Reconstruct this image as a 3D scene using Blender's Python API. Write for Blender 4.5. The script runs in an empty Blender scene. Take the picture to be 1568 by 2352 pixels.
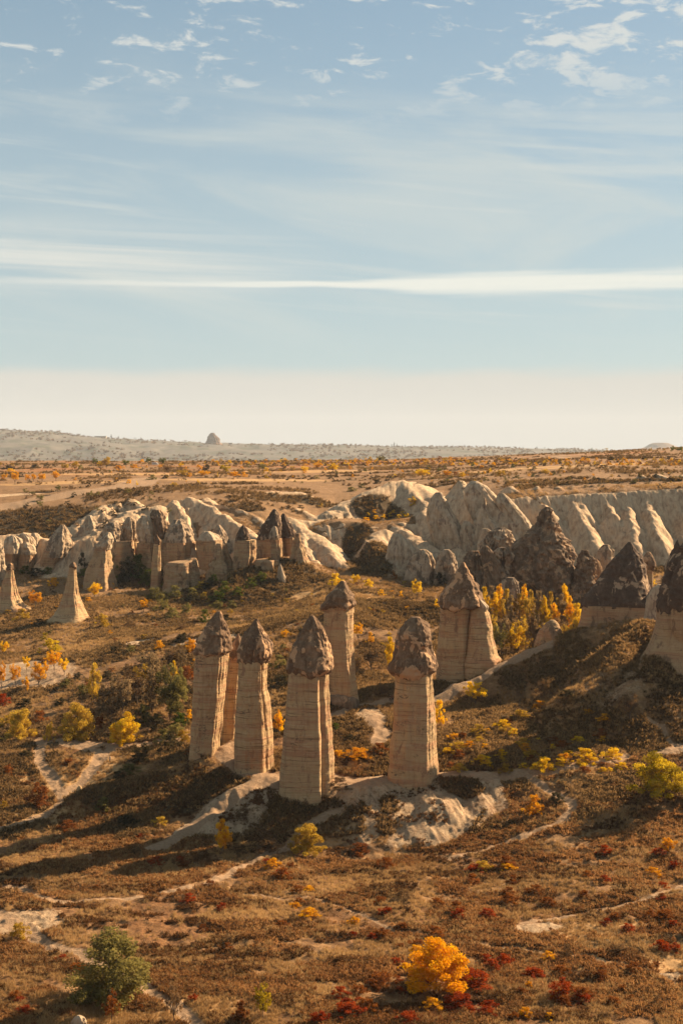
import bpy, math, random
import numpy as np
from mathutils import Vector
rng = np.random.default_rng(7)
random.seed(7)
S = bpy.context.scene
COL = S.collection
F = 3267.0          # focal length in units of the 1568 px wide working frame
HX, HY = 784.0, 1040.0

# ------------------------------------------------------------------ camera
cam_d = bpy.data.cameras.new('camera'); cam = bpy.data.objects.new('camera', cam_d); COL.objects.link(cam)
cam.location = (0, 0, 0); cam.rotation_euler = (math.radians(90), 0, 0)
cam_d.sensor_fit = 'VERTICAL'; cam_d.sensor_height = 36; cam_d.lens = 36 * F / 2352
cam_d.shift_y = -(1176 - HY) / 2352
cam_d.clip_start = 0.5; cam_d.clip_end = 30000
S.camera = cam

# ------------------------------------------------------------------ light
SUN_AZ = math.radians(37.5)      # from +x towards +y
SUN_EL = math.radians(29.5)
sd = bpy.data.lights.new('sun', 'SUN'); sun = bpy.data.objects.new('sun', sd); COL.objects.link(sun)
sd.energy = 5.0; sd.angle = math.radians(0.53); sd.color = (1.0, 0.78, 0.52)
sv = Vector((math.cos(SUN_EL) * math.cos(SUN_AZ), math.cos(SUN_EL) * math.sin(SUN_AZ), math.sin(SUN_EL)))
sun.rotation_euler = sv.to_track_quat('Z', 'Y').to_euler(); sun.location = (200, 100, 200)
S.view_settings.view_transform = 'Standard'; S.view_settings.look = 'None'
S.view_settings.exposure = 1.62; S.view_settings.gamma = 1; S.view_settings.use_curve_mapping = False
S.cycles.max_bounces = 6; S.cycles.diffuse_bounces = 3; S.cycles.transparent_max_bounces = 6
S.cycles.volume_bounces = 0; S.cycles.use_denoising = True


class NT:
    """tiny node-tree writer"""
    def __init__(s, nt): s.nt = nt; s.n = nt.nodes; s.l = nt.links
    def new(s, t, **k):
        n = s.n.new(t)
        for a, b in k.items(): setattr(n, a, b)
        return n
    def put(s, sock, v):
        if isinstance(v, bpy.types.NodeSocket): s.l.new(v, sock)
        elif v is not None:
            if isinstance(v, tuple) and len(v) == 3 and sock.type == 'RGBA': v = (*v, 1)
            sock.default_value = v
    def math(s, op, a, b=None, c=None, clamp=False):
        n = s.new('ShaderNodeMath', operation=op, use_clamp=clamp)
        s.put(n.inputs[0], a)
        if b is not None: s.put(n.inputs[1], b)
        if c is not None: s.put(n.inputs[2], c)
        return n.outputs[0]
    def mix(s, f, a, b, bt='MIX'):
        n = s.new('ShaderNodeMix', data_type='RGBA', blend_type=bt)
        s.put(n.inputs[0], f); s.put(n.inputs[6], a); s.put(n.inputs[7], b)
        return n.outputs[2]
    def noise(s, vec, scale, detail=4, rough=0.55, dist=0.0):
        n = s.new('ShaderNodeTexNoise'); s.put(n.inputs['Vector'], vec)
        n.inputs['Scale'].default_value = scale; n.inputs['Detail'].default_value = detail
        n.inputs['Roughness'].default_value = rough; n.inputs['Distortion'].default_value = dist
        return n.outputs[0]
    def smooth(s, v, a, b, c=0.0, d=1.0):
        n = s.new('ShaderNodeMapRange', interpolation_type='SMOOTHSTEP')
        s.put(n.inputs[0], v)
        for i, q in enumerate((a, b, c, d)): s.put(n.inputs[i + 1], q)
        return n.outputs[0]
    def vscale(s, vec, sc):
        n = s.new('ShaderNodeVectorMath', operation='MULTIPLY'); s.put(n.inputs[0], vec); n.inputs[1].default_value = sc
        return n.outputs[0]
    def ramp(s, f, stops):
        n = s.new('ShaderNodeValToRGB'); s.put(n.inputs[0], f); e = n.color_ramp.elements
        while len(e) < len(stops): e.new(0.5)
        for i, (p, c) in enumerate(stops): e[i].position = p; e[i].color = (*c, 1)
        return n.outputs[0]
    def attr(s, name, typ='GEOMETRY'):
        n = s.new('ShaderNodeAttribute', attribute_name=name, attribute_type=typ); return n


# ------------------------------------------------------------------ sky
W = bpy.data.worlds.new('World'); S.world = W; W.use_nodes = True
t = NT(W.node_tree); t.n.clear()
sky = t.new('ShaderNodeTexSky', sky_type='NISHITA'); sky.sun_disc = False
sky.sun_elevation = SUN_EL; sky.sun_rotation = math.radians(90) - SUN_AZ
sky.altitude = 1000; sky.air_density = 1.0; sky.dust_density = 1.6; sky.ozone_density = 1.6
tc = t.new('ShaderNodeTexCoord'); sep = t.new('ShaderNodeSeparateXYZ'); t.l.new(tc.outputs['Generated'], sep.inputs[0])
dx, dy, dz = sep.outputs
az = t.math('ARCTAN2', dx, dy)
hyp = t.math('SQRT', t.math('ADD', t.math('MULTIPLY', dx, dx), t.math('MULTIPLY', dy, dy)))
el = t.math('DIVIDE', dz, t.math('MAXIMUM', hyp, 0.05))
def skyv(su, sv_, off=0.0, tilt=0.0):
    c = t.new('ShaderNodeCombineXYZ')
    t.put(c.inputs[0], t.math('MULTIPLY', az, su))
    t.put(c.inputs[1], t.math('MULTIPLY', t.math('ADD', el, t.math('MULTIPLY', az, tilt)), sv_))
    c.inputs[2].default_value = off
    return c.outputs[0]
sk = t.mix(0.42, sky.outputs[0], (3.3, 4.6, 5.4))                     # a thin overall veil
up = t.smooth(el, 0.42, 0.06)
col = t.mix(t.math('MULTIPLY', up, 0.60), sk, (5.6, 6.25, 6.45))
# high thin cirrus
ci = t.noise(skyv(3.2, 17, 1.3, 0.12), 1.0, 6, 0.6, 0.8)
cim = t.math('MULTIPLY', t.smooth(ci, 0.46, 0.75), t.math('MULTIPLY', t.smooth(el, 0.31, 0.2), t.smooth(el, 0.06, 0.12)))
col = t.mix(t.math('MULTIPLY', cim, 0.62), col, (7.0, 6.9, 6.6))
# streaks to the left, between 5 and 9 degrees
st = t.noise(skyv(2.2, 95, 4.1, 0.02), 1.0, 5, 0.6, 0.3)
wob = t.math('MULTIPLY', t.math('SUBTRACT', t.noise(skyv(5, 5, 2.0), 1.0, 2), 0.5), 0.03)
elw = t.math('ADD', el, wob)
sm = t.math('MULTIPLY', t.smooth(elw, 0.105, 0.125), t.smooth(elw, 0.17, 0.135))
sm = t.math('MULTIPLY', t.math('MULTIPLY', sm, t.smooth(az, 0.02, -0.13)), t.smooth(st, 0.34, 0.62))
col = t.mix(t.math('MULTIPLY', sm, 0.85), col, (7.9, 7.5, 7.1))
st2 = t.noise(skyv(3.0, 60, 11.3, 0.09), 1.0, 6, 0.62, 0.4)
sm2 = t.math('MULTIPLY', t.smooth(st2, .50, .72), t.math('MULTIPLY', t.smooth(el, .07, .10), t.smooth(el, .27, .2)))
col = t.mix(t.math('MULTIPLY', sm2, 0.5), col, (7.4, 7.2, 6.9))
# the long bright bar
bw = t.math('ADD', 0.0022, t.math('MULTIPLY', t.smooth(az, -0.02, 0.1), 0.0058))
bc = t.math('ADD', 0.1185, t.math('MULTIPLY', t.math('SUBTRACT', t.noise(skyv(9, 3, 8.0), 1.0, 2), 0.5), 0.005))
bd = t.math('DIVIDE', t.math('ABSOLUTE', t.math('SUBTRACT', el, bc)), bw)
bar = t.math('MULTIPLY', t.smooth(t.math('ADD', bd, t.math('MULTIPLY', t.math('SUBTRACT', t.noise(skyv(7, 160, 3.0), 1.0, 4, 0.6), 0.5), 1.6)), 1.35, 0.25), t.smooth(az, -0.30, 0.02))
col = t.mix(t.math('MULTIPLY', bar, 0.92), col, (9.2, 8.6, 7.9))
# small puffs high up
pf = t.noise(skyv(34, 84, 5.2, 0.06), 1.0, 6, 0.62, 0.4)
pl = t.noise(skyv(5.5, 9, 3.1), 1.0, 2)
pm = t.math('MULTIPLY', t.smooth(t.math('ADD', pf, t.math('MULTIPLY', t.math('SUBTRACT', pl, 0.5), 0.35)), 0.51, 0.655), t.smooth(el, 0.215, 0.285))
col = t.mix(t.math('MULTIPLY', pm, 0.85), col, (7.6, 7.3, 7.1))
# low cream bank on the horizon, all the way round
be = t.math('ADD', el, t.math('MULTIPLY', t.math('SUBTRACT', t.noise(skyv(14, 60, 9.1), 1.0, 5, 0.6), 0.5), 0.012))
bank = t.smooth(be, 0.063, 0.050)
col = t.mix(t.math('MULTIPLY', bank, 0.93), col, (7.2, 6.45, 5.95))
bg = t.new('ShaderNodeBackground'); t.put(bg.inputs[0], t.mix(1.0, col, (.612, .655, .640), 'MULTIPLY')); bg.inputs[1].default_value = 0.050
wo = t.new('ShaderNodeOutputWorld'); t.l.new(bg.outputs[0], wo.inputs[0])

# ------------------------------------------------------------------ noise in numpy
def _h(ix, iy, iz, seed):
    n = (ix.astype(np.int64) * 374761393 + iy.astype(np.int64) * 668265263 + iz.astype(np.int64) * 2147483647 + seed * 1274126177) & 0xffffffff
    n = ((n ^ (n >> 13)) * 1274126177) & 0xffffffff
    n = (n ^ (n >> 16)) & 0xffff
    return n.astype(np.float64) / 32767.5 - 1.0
def vn2(x, y, seed=0):
    ix = np.floor(x); iy = np.floor(y); fx = x - ix; fy = y - iy; z = np.zeros_like(ix)
    fx = fx * fx * fx * (fx * (fx * 6 - 15) + 10); fy = fy * fy * fy * (fy * (fy * 6 - 15) + 10)
    a = _h(ix, iy, z, seed); b = _h(ix + 1, iy, z, seed); c = _h(ix, iy + 1, z, seed); d = _h(ix + 1, iy + 1, z, seed)
    return (a + (b - a) * fx) * (1 - fy) + (c + (d - c) * fx) * fy
def vn3(x, y, z, seed=0):
    iz = np.floor(z); fz = z - iz; fz = fz * fz * (3 - 2 * fz)
    def lay(k):
        ix = np.floor(x); iy = np.floor(y); fx = x - ix; fy = y - iy
        fx = fx * fx * (3 - 2 * fx); fy = fy * fy * (3 - 2 * fy)
        a = _h(ix, iy, k, seed); b = _h(ix + 1, iy, k, seed); c = _h(ix, iy + 1, k, seed); d = _h(ix + 1, iy + 1, k, seed)
        return (a + (b - a) * fx) * (1 - fy) + (c + (d - c) * fx) * fy
    return lay(iz) * (1 - fz) + lay(iz + 1) * fz
def fbm2(x, y, o=4, seed=0, g=0.5):
    s = 0; a = 1; n = 0
    for i in range(o): s = s + a * vn2(x * 2 ** i + i * 17.3, y * 2 ** i + i * 9.1, seed + i); n += a; a *= g
    return s / n
def fbm3(x, y, z, o=3, seed=0, g=0.5):
    s = 0; a = 1; n = 0
    for i in range(o): s = s + a * vn3(x * 2 ** i + i * 17.3, y * 2 ** i, z * 2 ** i + i * 5, seed + i); n += a; a *= g
    return s / n
def sstep(x, a, b):
    q = np.clip((x - a) / (b - a), 0, 1); return q * q * (3 - 2 * q)
def P(X, Y, d): return ((X - HX) / F * d, d, (HY - Y) / F * d)

# ------------------------------------------------------------------ the lie of the land
def pchip(xs, ys, q):
    """monotone cubic through (xs, ys[...,k]); ys may have columns"""
    xs = np.asarray(xs, float); ys = np.asarray(ys, float)
    h = np.diff(xs)[:, None]; dl = np.diff(ys, axis=0) / h
    m = np.zeros_like(ys); m[0] = dl[0]; m[-1] = dl[-1]
    a, b = dl[:-1], dl[1:]; ok = a * b > 0
    m[1:-1] = np.where(ok, 2 * a * b / np.where(ok, a + b, 1), 0)
    i = np.clip(np.searchsorted(xs, q) - 1, 0, len(xs) - 2); tt = np.clip((q - xs[i]) / (xs[i + 1] - xs[i]), 0, 1)[:, None]; hh = h[i]
    return (ys[i] * (1 + 2 * tt) * (1 - tt) ** 2 + hh * m[i] * tt * (1 - tt) ** 2 + ys[i + 1] * tt ** 2 * (3 - 2 * tt) + hh * m[i + 1] * tt ** 2 * (tt - 1))
TX = [-500, 0, 300, 550, 784, 1000, 1176, 1400, 1568, 2100]
TAB = {
 2: [-2]*10, 20: [-14]*10, 60: [-38]*10, 120: [-66]*10, 170: [-79]*10,
 204: [-82, -82, -82, -82, -82, -82, -82, -81.5, -81, -79],
 260: [-82, -82, -82, -82, -82, -82, -81.5, -80, -79.5, -76],
 290: [-82, -82, -82, -82.5, -83, -82.5, -81, -78.5, -78, -72],
 310: [-82, -81, -81, -82, -82, -81.5, -78, -74.5, -73.5, -66],
 328: [-81, -79, -79, -78, -74, -73.5, -72, -71.2, -70.5, -62],
 345: [-79, -76, -74.8, -73, -70, -70, -70, -69.2, -68, -56],
 365: [-77, -74, -73, -71, -67.5, -67.5, -67.5, -67, -64, -50],
 400: [-73, -71.3, -70, -68, -64.5, -65, -65, -62, -58, -44],
 450: [-68, -68, -66.5, -64.5, -60.5, -62, -63, -58, -54, -42],
 500: [-63, -64.5, -62, -61, -56, -58, -60, -56, -51, -40],
 550: [-58, -60, -57.5, -58, -51, -55, -56, -53, -48, -38],
 596: [-52, -54, -53.5, -54, -47.5, -50, -48, -47, -45, -35],
 610: [-50, -50, -49, -46, -46, -46, -38, -37, -36, -30],
 630: [-46, -45.5, -43, -33, -40, -38, -19, -16.5, -15, -10],
 660: [-40, -40, -31, -24, -31, -26, -16, -13.5, -12.5, -8],
 700: [-32, -30, -24, -20, -25, -18.5, -14, -11.5, -10.5, -5],
 760: [-22, -21.5, -18.5, -17.5, -20, -15.5, -12, -8.5, -8, 0],
 850: [-16, -15.5, -14.5, -14.5, -15, -12.5, -9, -5.5, -4, 6],
 1000: [-12, -12, -11.5, -11.5, -11, -9, -5.5, -2, 0, 12],
 1150: [-9, -9.2, -9, -8.5, -7.8, -6, -3, 0.5, 3.4, 16],
 1300: [-7.5, -7.4, -7.5, -7, -6.5, -5, -2.2, 1, 4, 18],
 1500: [-30, -30, -30, -30, -28, -20, -12, -6, -2, 10],
 3500: [-110, -105, -105, -105, -100, -90, -75, -60, -45, -20],
 6500: [-85, -85, -90, -100, -110, -110, -105, -105, -105, -90],
 8800: [60, 66, 24, -6, -18, -30, -36, -60, -60, -60],
 10800: [173, 167, 89, 62, 52, 43, 31, 18, 12, 12],
 12500: [20]*10, 17500: [-300]*10}
def seg(a, b, n, p=1.0): return a + (b - a) * (np.arange(n) / n) ** p
DR = np.concatenate([seg(2, 190, 40), seg(190, 300, 270), seg(300, 345, 140), seg(345, 425, 150), seg(425, 560, 110),
                     seg(560, 665, 190), seg(665, 1320, 130), seg(1320, 4500, 45), seg(4500, 11400, 120), seg(11400, 17500, 12), [17500]])
half = 784 / F
AC = np.concatenate([np.linspace(-0.62, -half * 1.12, 40)[:-1], np.linspace(-half * 1.12, half * 1.12, 720), np.linspace(half * 1.12, 0.62, 60)[1:]])
nr, nc = len(DR), len(AC)
zt = pchip(list(TAB), list(TAB.values()), DR)
Z = pchip((np.array(TX) - HX) / F, zt.T, AC).T
GY = np.repeat(DR[:, None], nc, 1); GX = AC[None, :] * GY
rock = np.zeros_like(Z); scrub = np.zeros_like(Z)

def ridge(pts, sf, sb=None, r=1.5, k=1.2, rk=0.0, warp=2.0, ws=9.0, seed=1, flat=0.0, world=False):
    """a crest line through (X,Y,d) points; ground falls away at slope sf on the camera side, sb behind"""
    global Z
    sb = sf if sb is None else sb
    w = pts if world else [P(*p) for p in pts]
    ys = [p[1] for p in w]; hgt = 60 / min(sf, sb)
    i0, i1 = np.searchsorted(DR, [min(ys) - min(hgt, 90), max(ys) + min(hgt, 90)])
    sl = slice(max(i0, 0), min(i1, nr)); x = GX[sl]; y = GY[sl]
    wx = x + warp * fbm2(x / ws, y / ws, 3, seed); wy = y + warp * fbm2(x / ws + 40, y / ws, 3, seed + 5)
    best = np.full(x.shape, -1e9)
    for (x0, y0, z0), (x1, y1, z1) in zip(w[:-1], w[1:]):
        ex, ey = x1 - x0, y1 - y0; L2 = ex * ex + ey * ey
        tt = np.clip(((wx - x0) * ex + (wy - y0) * ey) / L2, 0, 1)
        px, py = x0 + tt * ex, y0 + tt * ey; ds = np.hypot(wx - px, wy - py)
        side = np.clip((wy - py) / np.maximum(ds, 1e-3), -1, 1) * 0.5 + 0.5
        slp = sf + (sb - sf) * side
        ds = np.maximum(ds - flat, 0)
        h = z0 + tt * (z1 - z0) - slp * (np.sqrt(ds * ds + r * r) - r)
        best = np.maximum(best, h)
    a = Z[sl]; hh = np.clip(0.5 + 0.5 * (best - a) / k, 0, 1)
    Z[sl] = a * (1 - hh) + best * hh + k * hh * (1 - hh)
    dom = sstep(best - a, -0.9, 0.4)
    rock[sl] = rock[sl] * (1 - dom) + rk * dom

# --- around the pillars
ridge([(1430,1742,334),(1300,1763,329),(1200,1776,326),(1080,1778,322),(1000,1780,321),(950,1783,320),(900,1787,319),(855,1797,317)], .85, .30, 2.5, rk=.72)
ridge([(855,1797,317),(780,1797,319),(700,1790,321),(640,1786,322)], .6, .1, 3, rk=.6)
ridge([(700,1822,315),(640,1800,320),(600,1778,325),(560,1745,332),(530,1712,339)], .55, .35, 2, rk=.35)
ridge([(530,1712,339),(480,1740,334),(400,1765,330),(300,1798,325),(200,1826,320),(170,1845,317)], .62, .35, 1.2, rk=0)
ridge([(852,1797,317),(827,1842,310),(838,1880,305),(848,1938,298)], .60, .60, .8, rk=.95, seed=3)
ridge([(827,1842,310),(760,1862,309),(700,1890,306),(640,1925,302)], .5, .3, 1.5, rk=.35, seed=4)
ridge([(960,1785,320),(990,1815,314),(1000,1840,310),(1012,1890,303.5),(1022,1938,298)], .60, .58, .8, rk=.9, seed=5)
ridge([(1000,1840,310),(960,1880,305),(905,1945,297)], .60, .58, .8, rk=.85, seed=6)
ridge([(1060,1782,322),(1095,1847,311),(1050,1925,300)], .6, .55, .9, rk=.7, seed=7)
ridge([(1120,1782,323),(1185,1862,310),(1150,1890,305)], .5, .5, 1.1, rk=.85, seed=8)
ridge([(605,1780,324),(560,1812,317),(500,1862,310),(425,1905,304)], .55, .6, 1, rk=.9, seed=9)
ridge([(640,1800,320),(600,1850,311),(560,1880,307)], .7, .5, 1, rk=.7, seed=10)
# --- the shaded hill on the right
ridge([(1000,1602,379),(1050,1572,384),(1100,1552,388),(1160,1515,391),(1250,1476,396),(1350,1440,399),(1420,1426,397),(1480,1432,390),(1568,1438,383),(1760,1440,376),(2000,1445,370)], .60, .7, 1.2, rk=0, warp=1.5)
ridge([(1470,1435,385),(1440,1470,379),(1400,1530,367),(1340,1580,359)], .8, .7, 1.3, rk=.49, seed=12)
ridge([(1568,1430,376),(1530,1480,368),(1480,1550,357),(1440,1600,350)], .8, .7, 1.3, rk=.46, seed=13)
# --- middle ground, terraces and mounds
ridge([(790,1402,468),(880,1380,482),(960,1392,478),(1000,1440,455)], .28, .2, 4, rk=0, flat=3)
ridge([(700,1450,452),(620,1440,458),(560,1450,452)], .2, .1, 4, rk=0)
ridge([(645,1283,583),(600,1310,575),(560,1345,560)], .42, .4, 5, rk=0, flat=3)
ridge([(645,1283,583),(720,1320,570),(800,1345,556)], .36, .3, 5, rk=0, flat=2)
ridge([(760,1630,368),(830,1590,382),(900,1578,386),(980,1570,390)], .35, .2, 2, rk=.25)
ridge([(860,1640,364),(850,1690,350)], .35, .35, 2, rk=.85, seed=15)
ridge([(0,1705,362),(90,1700,364),(160,1705,362),(260,1712,359),(430,1712,360)], .45, .1, 2, rk=.1)
ridge([(60,1430,520),(160,1425,523),(230,1450,510),(330,1480,495),(420,1500,487)], .35, .1, 2.5, rk=.35, seed=16)
ridge([(300,1560,440),(330,1530,450),(380,1520,456)], .4, .3, 2, rk=.5, seed=17)
ridge([(-60,1360,570),(40,1345,580),(120,1330,590),(230,1330,592)], .35, .2, 2, rk=.2, seed=18)
# --- left cliffs: long pale spines behind the tent rocks
CL = dict(k=2.0, rk=1.0)
ridge([(-80,1235,628),(0,1232,628),(60,1225,632),(115,1240,625)], 1.1, .3, 2, seed=21, warp=4, **CL)
ridge([(130,1240,622),(175,1215,628),(215,1180,640),(262,1152,655)], 1.1, .3, 2, seed=22, warp=4, **CL)
ridge([(200,1230,615),(300,1175,636),(360,1160,646)], 1.0, .3, 3, seed=23, warp=4, **CL)
ridge([(300,1145,660),(370,1190,634),(430,1240,612),(445,1258,608)], 1.3, 1.0, 2, seed=24, warp=3, **CL)
ridge([(398,1150,655),(410,1180,640),(425,1220,622)], 1.3, 1.2, 2, seed=25, warp=3, **CL)
ridge([(440,1142,662),(480,1165,645),(520,1190,632),(575,1222,616),(610,1240,610)], 1.25, 1.0, 2, seed=26, warp=3, **CL)
ridge([(470,1145,664),(560,1178,645),(610,1205,632),(650,1235,615)], 1.3, .8, 2, seed=27, warp=3, **CL)
ridge([(540,1165,668),(610,1160,672),(680,1166,668),(720,1186,655)], 1.2, .3, 2, seed=28, warp=3, **CL)
ridge([(668,1192,645),(700,1215,632),(745,1245,612),(790,1290,590),(838,1332,572)], .95, 1.0, 3, seed=29, warp=3, **CL)
ridge([(668,1192,645),(740,1196,648),(800,1198,648)], .75, .3, 2, seed=30, warp=3, **CL)
ridge([(690,1225,625),(715,1290,594),(735,1320,580)], 1.2, 1.2, 2, seed=31, warp=3, **CL)
ridge([(630,1128,705),(680,1130,705),(720,1160,690)], .8, .2, 2, seed=32, warp=3, **CL)
# --- centre
ridge([(760,1180,655),(830,1140,672),(905,1105,690),(950,1108,688),(990,1135,670)], .75, .35, 4, seed=33, warp=4, **CL)
ridge([(925,1105,688),(960,1140,668),(985,1165,655)], .9, .8, 2, seed=34, warp=3, **CL)
ridge([(800,1195,640),(870,1200,636),(950,1190,640)], .9, .1, 5, k=2, rk=0.05, seed=35, flat=6)
ridge([(905,1208,628),(960,1235,612),(1010,1270,596),(1050,1300,585)], .95, .9, 3, seed=36, warp=4, **CL)
ridge([(870,1215,622),(880,1260,600),(885,1310,580)], 1.0, .9, 4, seed=37, warp=4, **CL)
ridge([(975,1165,640),(1020,1220,614),(1070,1270,596),(1110,1300,586)], 1.1, 1.0, 2, seed=38, warp=3, **CL)
# --- right cliff spurs, running out to the lower right
for i, p in enumerate([
   [(1060,1105,655),(1075,1150,632),(1110,1190,612),(1150,1230,598)],
   [(1085,1110,650),(1140,1140,634),(1190,1180,614),(1225,1212,602)],
   [(1170,1118,640),(1225,1150,626),(1245,1160,621)],
   [(1230,1118,640),(1240,1150,626),(1262,1170,616)],
   [(1285,1117,640),(1325,1165,618),(1350,1205,603),(1380,1262,586)],
   [(1312,1117,640),(1340,1160,620),(1342,1175,615)],
   [(1365,1117,640),(1395,1145,628),(1405,1180,613)],
   [(1425,1130,634),(1440,1165,618),(1450,1200,604),(1462,1250,590)],
   [(1462,1124,637),(1490,1160,620),(1505,1200,604),(1520,1240,592)],
   [(1495,1122,638),(1540,1150,628),(1580,1190,610),(1600,1230,600)],
   [(1475,1092,662),(1520,1110,652),(1568,1135,640)],
   [(1510,1090,664),(1560,1105,655),(1620,1140,640)],
   [(1555,1085,668),(1640,1120,650),(1700,1180,620)]]):
    ridge(p, 1.25, 1.2, 1.2, seed=40 + i, warp=1.6, ws=7, **CL)

# rock mask on the steep far faces, then relief
wall = 1 - .62 * sstep(AC[None, :], (1235 - HX) / F, (1290 - HX) / F) * sstep(GY, 570, 585) * (1 - sstep(GY, 690, 710))
gy_, gx_ = np.gradient(Z); dd = np.gradient(DR)[:, None]; da = np.gradient(AC)[None, :] * GY
slope = np.hypot(gy_ / dd, gx_ / da)
farm = sstep(GY, 575, 600) * (1 - sstep(GY, 700, 720))
rock = np.maximum(rock, farm * sstep(slope, .5, .75) * sstep(fbm2(GX / 40, GY / 40, 2, 3), -.6, -.3))
n1 = fbm2(GX / 14, GY / 14, 4, 60); n2 = fbm2(GX / 3.2, GY / 3.2, 3, 61); n3 = fbm2(GX / 60, GY / 60, 3, 62)
fl = 1 - np.abs(fbm2(GX / 5.5 + .35 * GY / 5.5, GY / 26, 3, 63)) * 2.2
fine = 1 - np.abs(fbm2(GX / 1.6 + .3 * GY / 1.6, GY / 7, 2, 64)) * 2
amp = sstep(GY, 195, 215) * (1 - .5 * sstep(GY, 680, 760))
rows_ = (1 - np.abs(fbm2(GX / 22, GY / 7.5, 3, 67)) * 2.4) * sstep(GY, 420, 320) * .55
hum = rows_ + np.maximum(0, fbm2(GX / 1.5, GY / 1.8, 2, 66)) * sstep(GY, 460, 330)
Z = Z + amp * wall * rock * (np.abs(fbm2(GX / 9 + 5, GY / 15, 3, 68)) * 1.6 - .6) * np.clip(slope, .1, 1)
Z = Z + amp * (n1 * 0.85 + n2 * .42 + hum * .38) * (1 - rock * .6) + amp * rock * (fl * 1.0 * wall + fine * .55) * np.clip(slope, .15, 1.0)
# distant broken country
far = sstep(GY, 3500, 5500) * (1 - sstep(GY, 11800, 13000))
bad = 1 - np.abs(fbm2(GX / 500, GY / 800, 4, 70)) * 2
Z = Z + far * (bad * 27 + fbm2(GX / 135, GY / 180, 3, 71) * 12 - 15) * (1 - .55 * sstep(AC[None, :], -.12, .0))
rock = np.maximum(rock, far * sstep(bad + .5 * fbm2(GX / 180, GY / 270, 3, 72), .35, .8) * .9)
Z = Z + sstep(GY, 680, 800) * (1 - sstep(GY, 1250, 1400)) * fbm2(GX / 50, GY / 18, 3, 73) * .8
# terraces on the plateau
tg = sstep(GY, 720, 760) * (1 - sstep(GY, 1200, 1300))
ter = np.abs(((GY / 37 + fbm2(GX / 90, GY / 50, 2, 74) * 1.3) % 1) - .5) * 2
scrub = np.maximum(scrub, tg * sstep(ter, .86, .95) * sstep(fbm2(GX / 60, GY / 40, 2, 75), .1, .3))

SCR = HY - Z / GY * F
def colidx(X): return int(np.clip(np.searchsorted(AC, (X - HX) / F), 1, nc - 1))
R0 = int(np.searchsorted(DR, 195))
def ground(X, Y, dmin=0, dmax=1e9):
    """the first point of the ground seen at working-frame position (X, Y)"""
    c = colidx(X); s = SCR[:, c]
    ok = np.nonzero((s[R0:] <= Y) & (DR[R0:] >= dmin))[0]
    i = R0 + (ok[0] if len(ok) else len(DR) - R0 - 1)
    i = min(i, int(np.searchsorted(DR, dmax)))
    a, b = s[i - 1], s[i]; f = 0 if a <= Y or a == b else min(1, (a - Y) / (a - b))
    d = DR[i - 1] + f * (DR[i] - DR[i - 1]); return ((X - HX) / F * d, d, Z[i - 1, c] + f * (Z[i, c] - Z[i - 1, c]))
def sample(G, x, y):
    a = np.clip(x / y, AC[0], AC[-1]); ci = np.interp(a, AC, np.arange(nc)); ri = np.interp(y, DR, np.arange(nr))
    c = np.clip(ci.astype(int), 0, nc - 2); r = np.clip(ri.astype(int), 0, nr - 2); fc = ci - c; fr = ri - r
    return (G[r, c] * (1 - fc) + G[r, c + 1] * fc) * (1 - fr) + (G[r + 1, c] * (1 - fc) + G[r + 1, c + 1] * fc) * fr
def gz(x, y): return float(sample(Z, np.array([float(x)]), np.array([float(y)]))[0])

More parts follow.
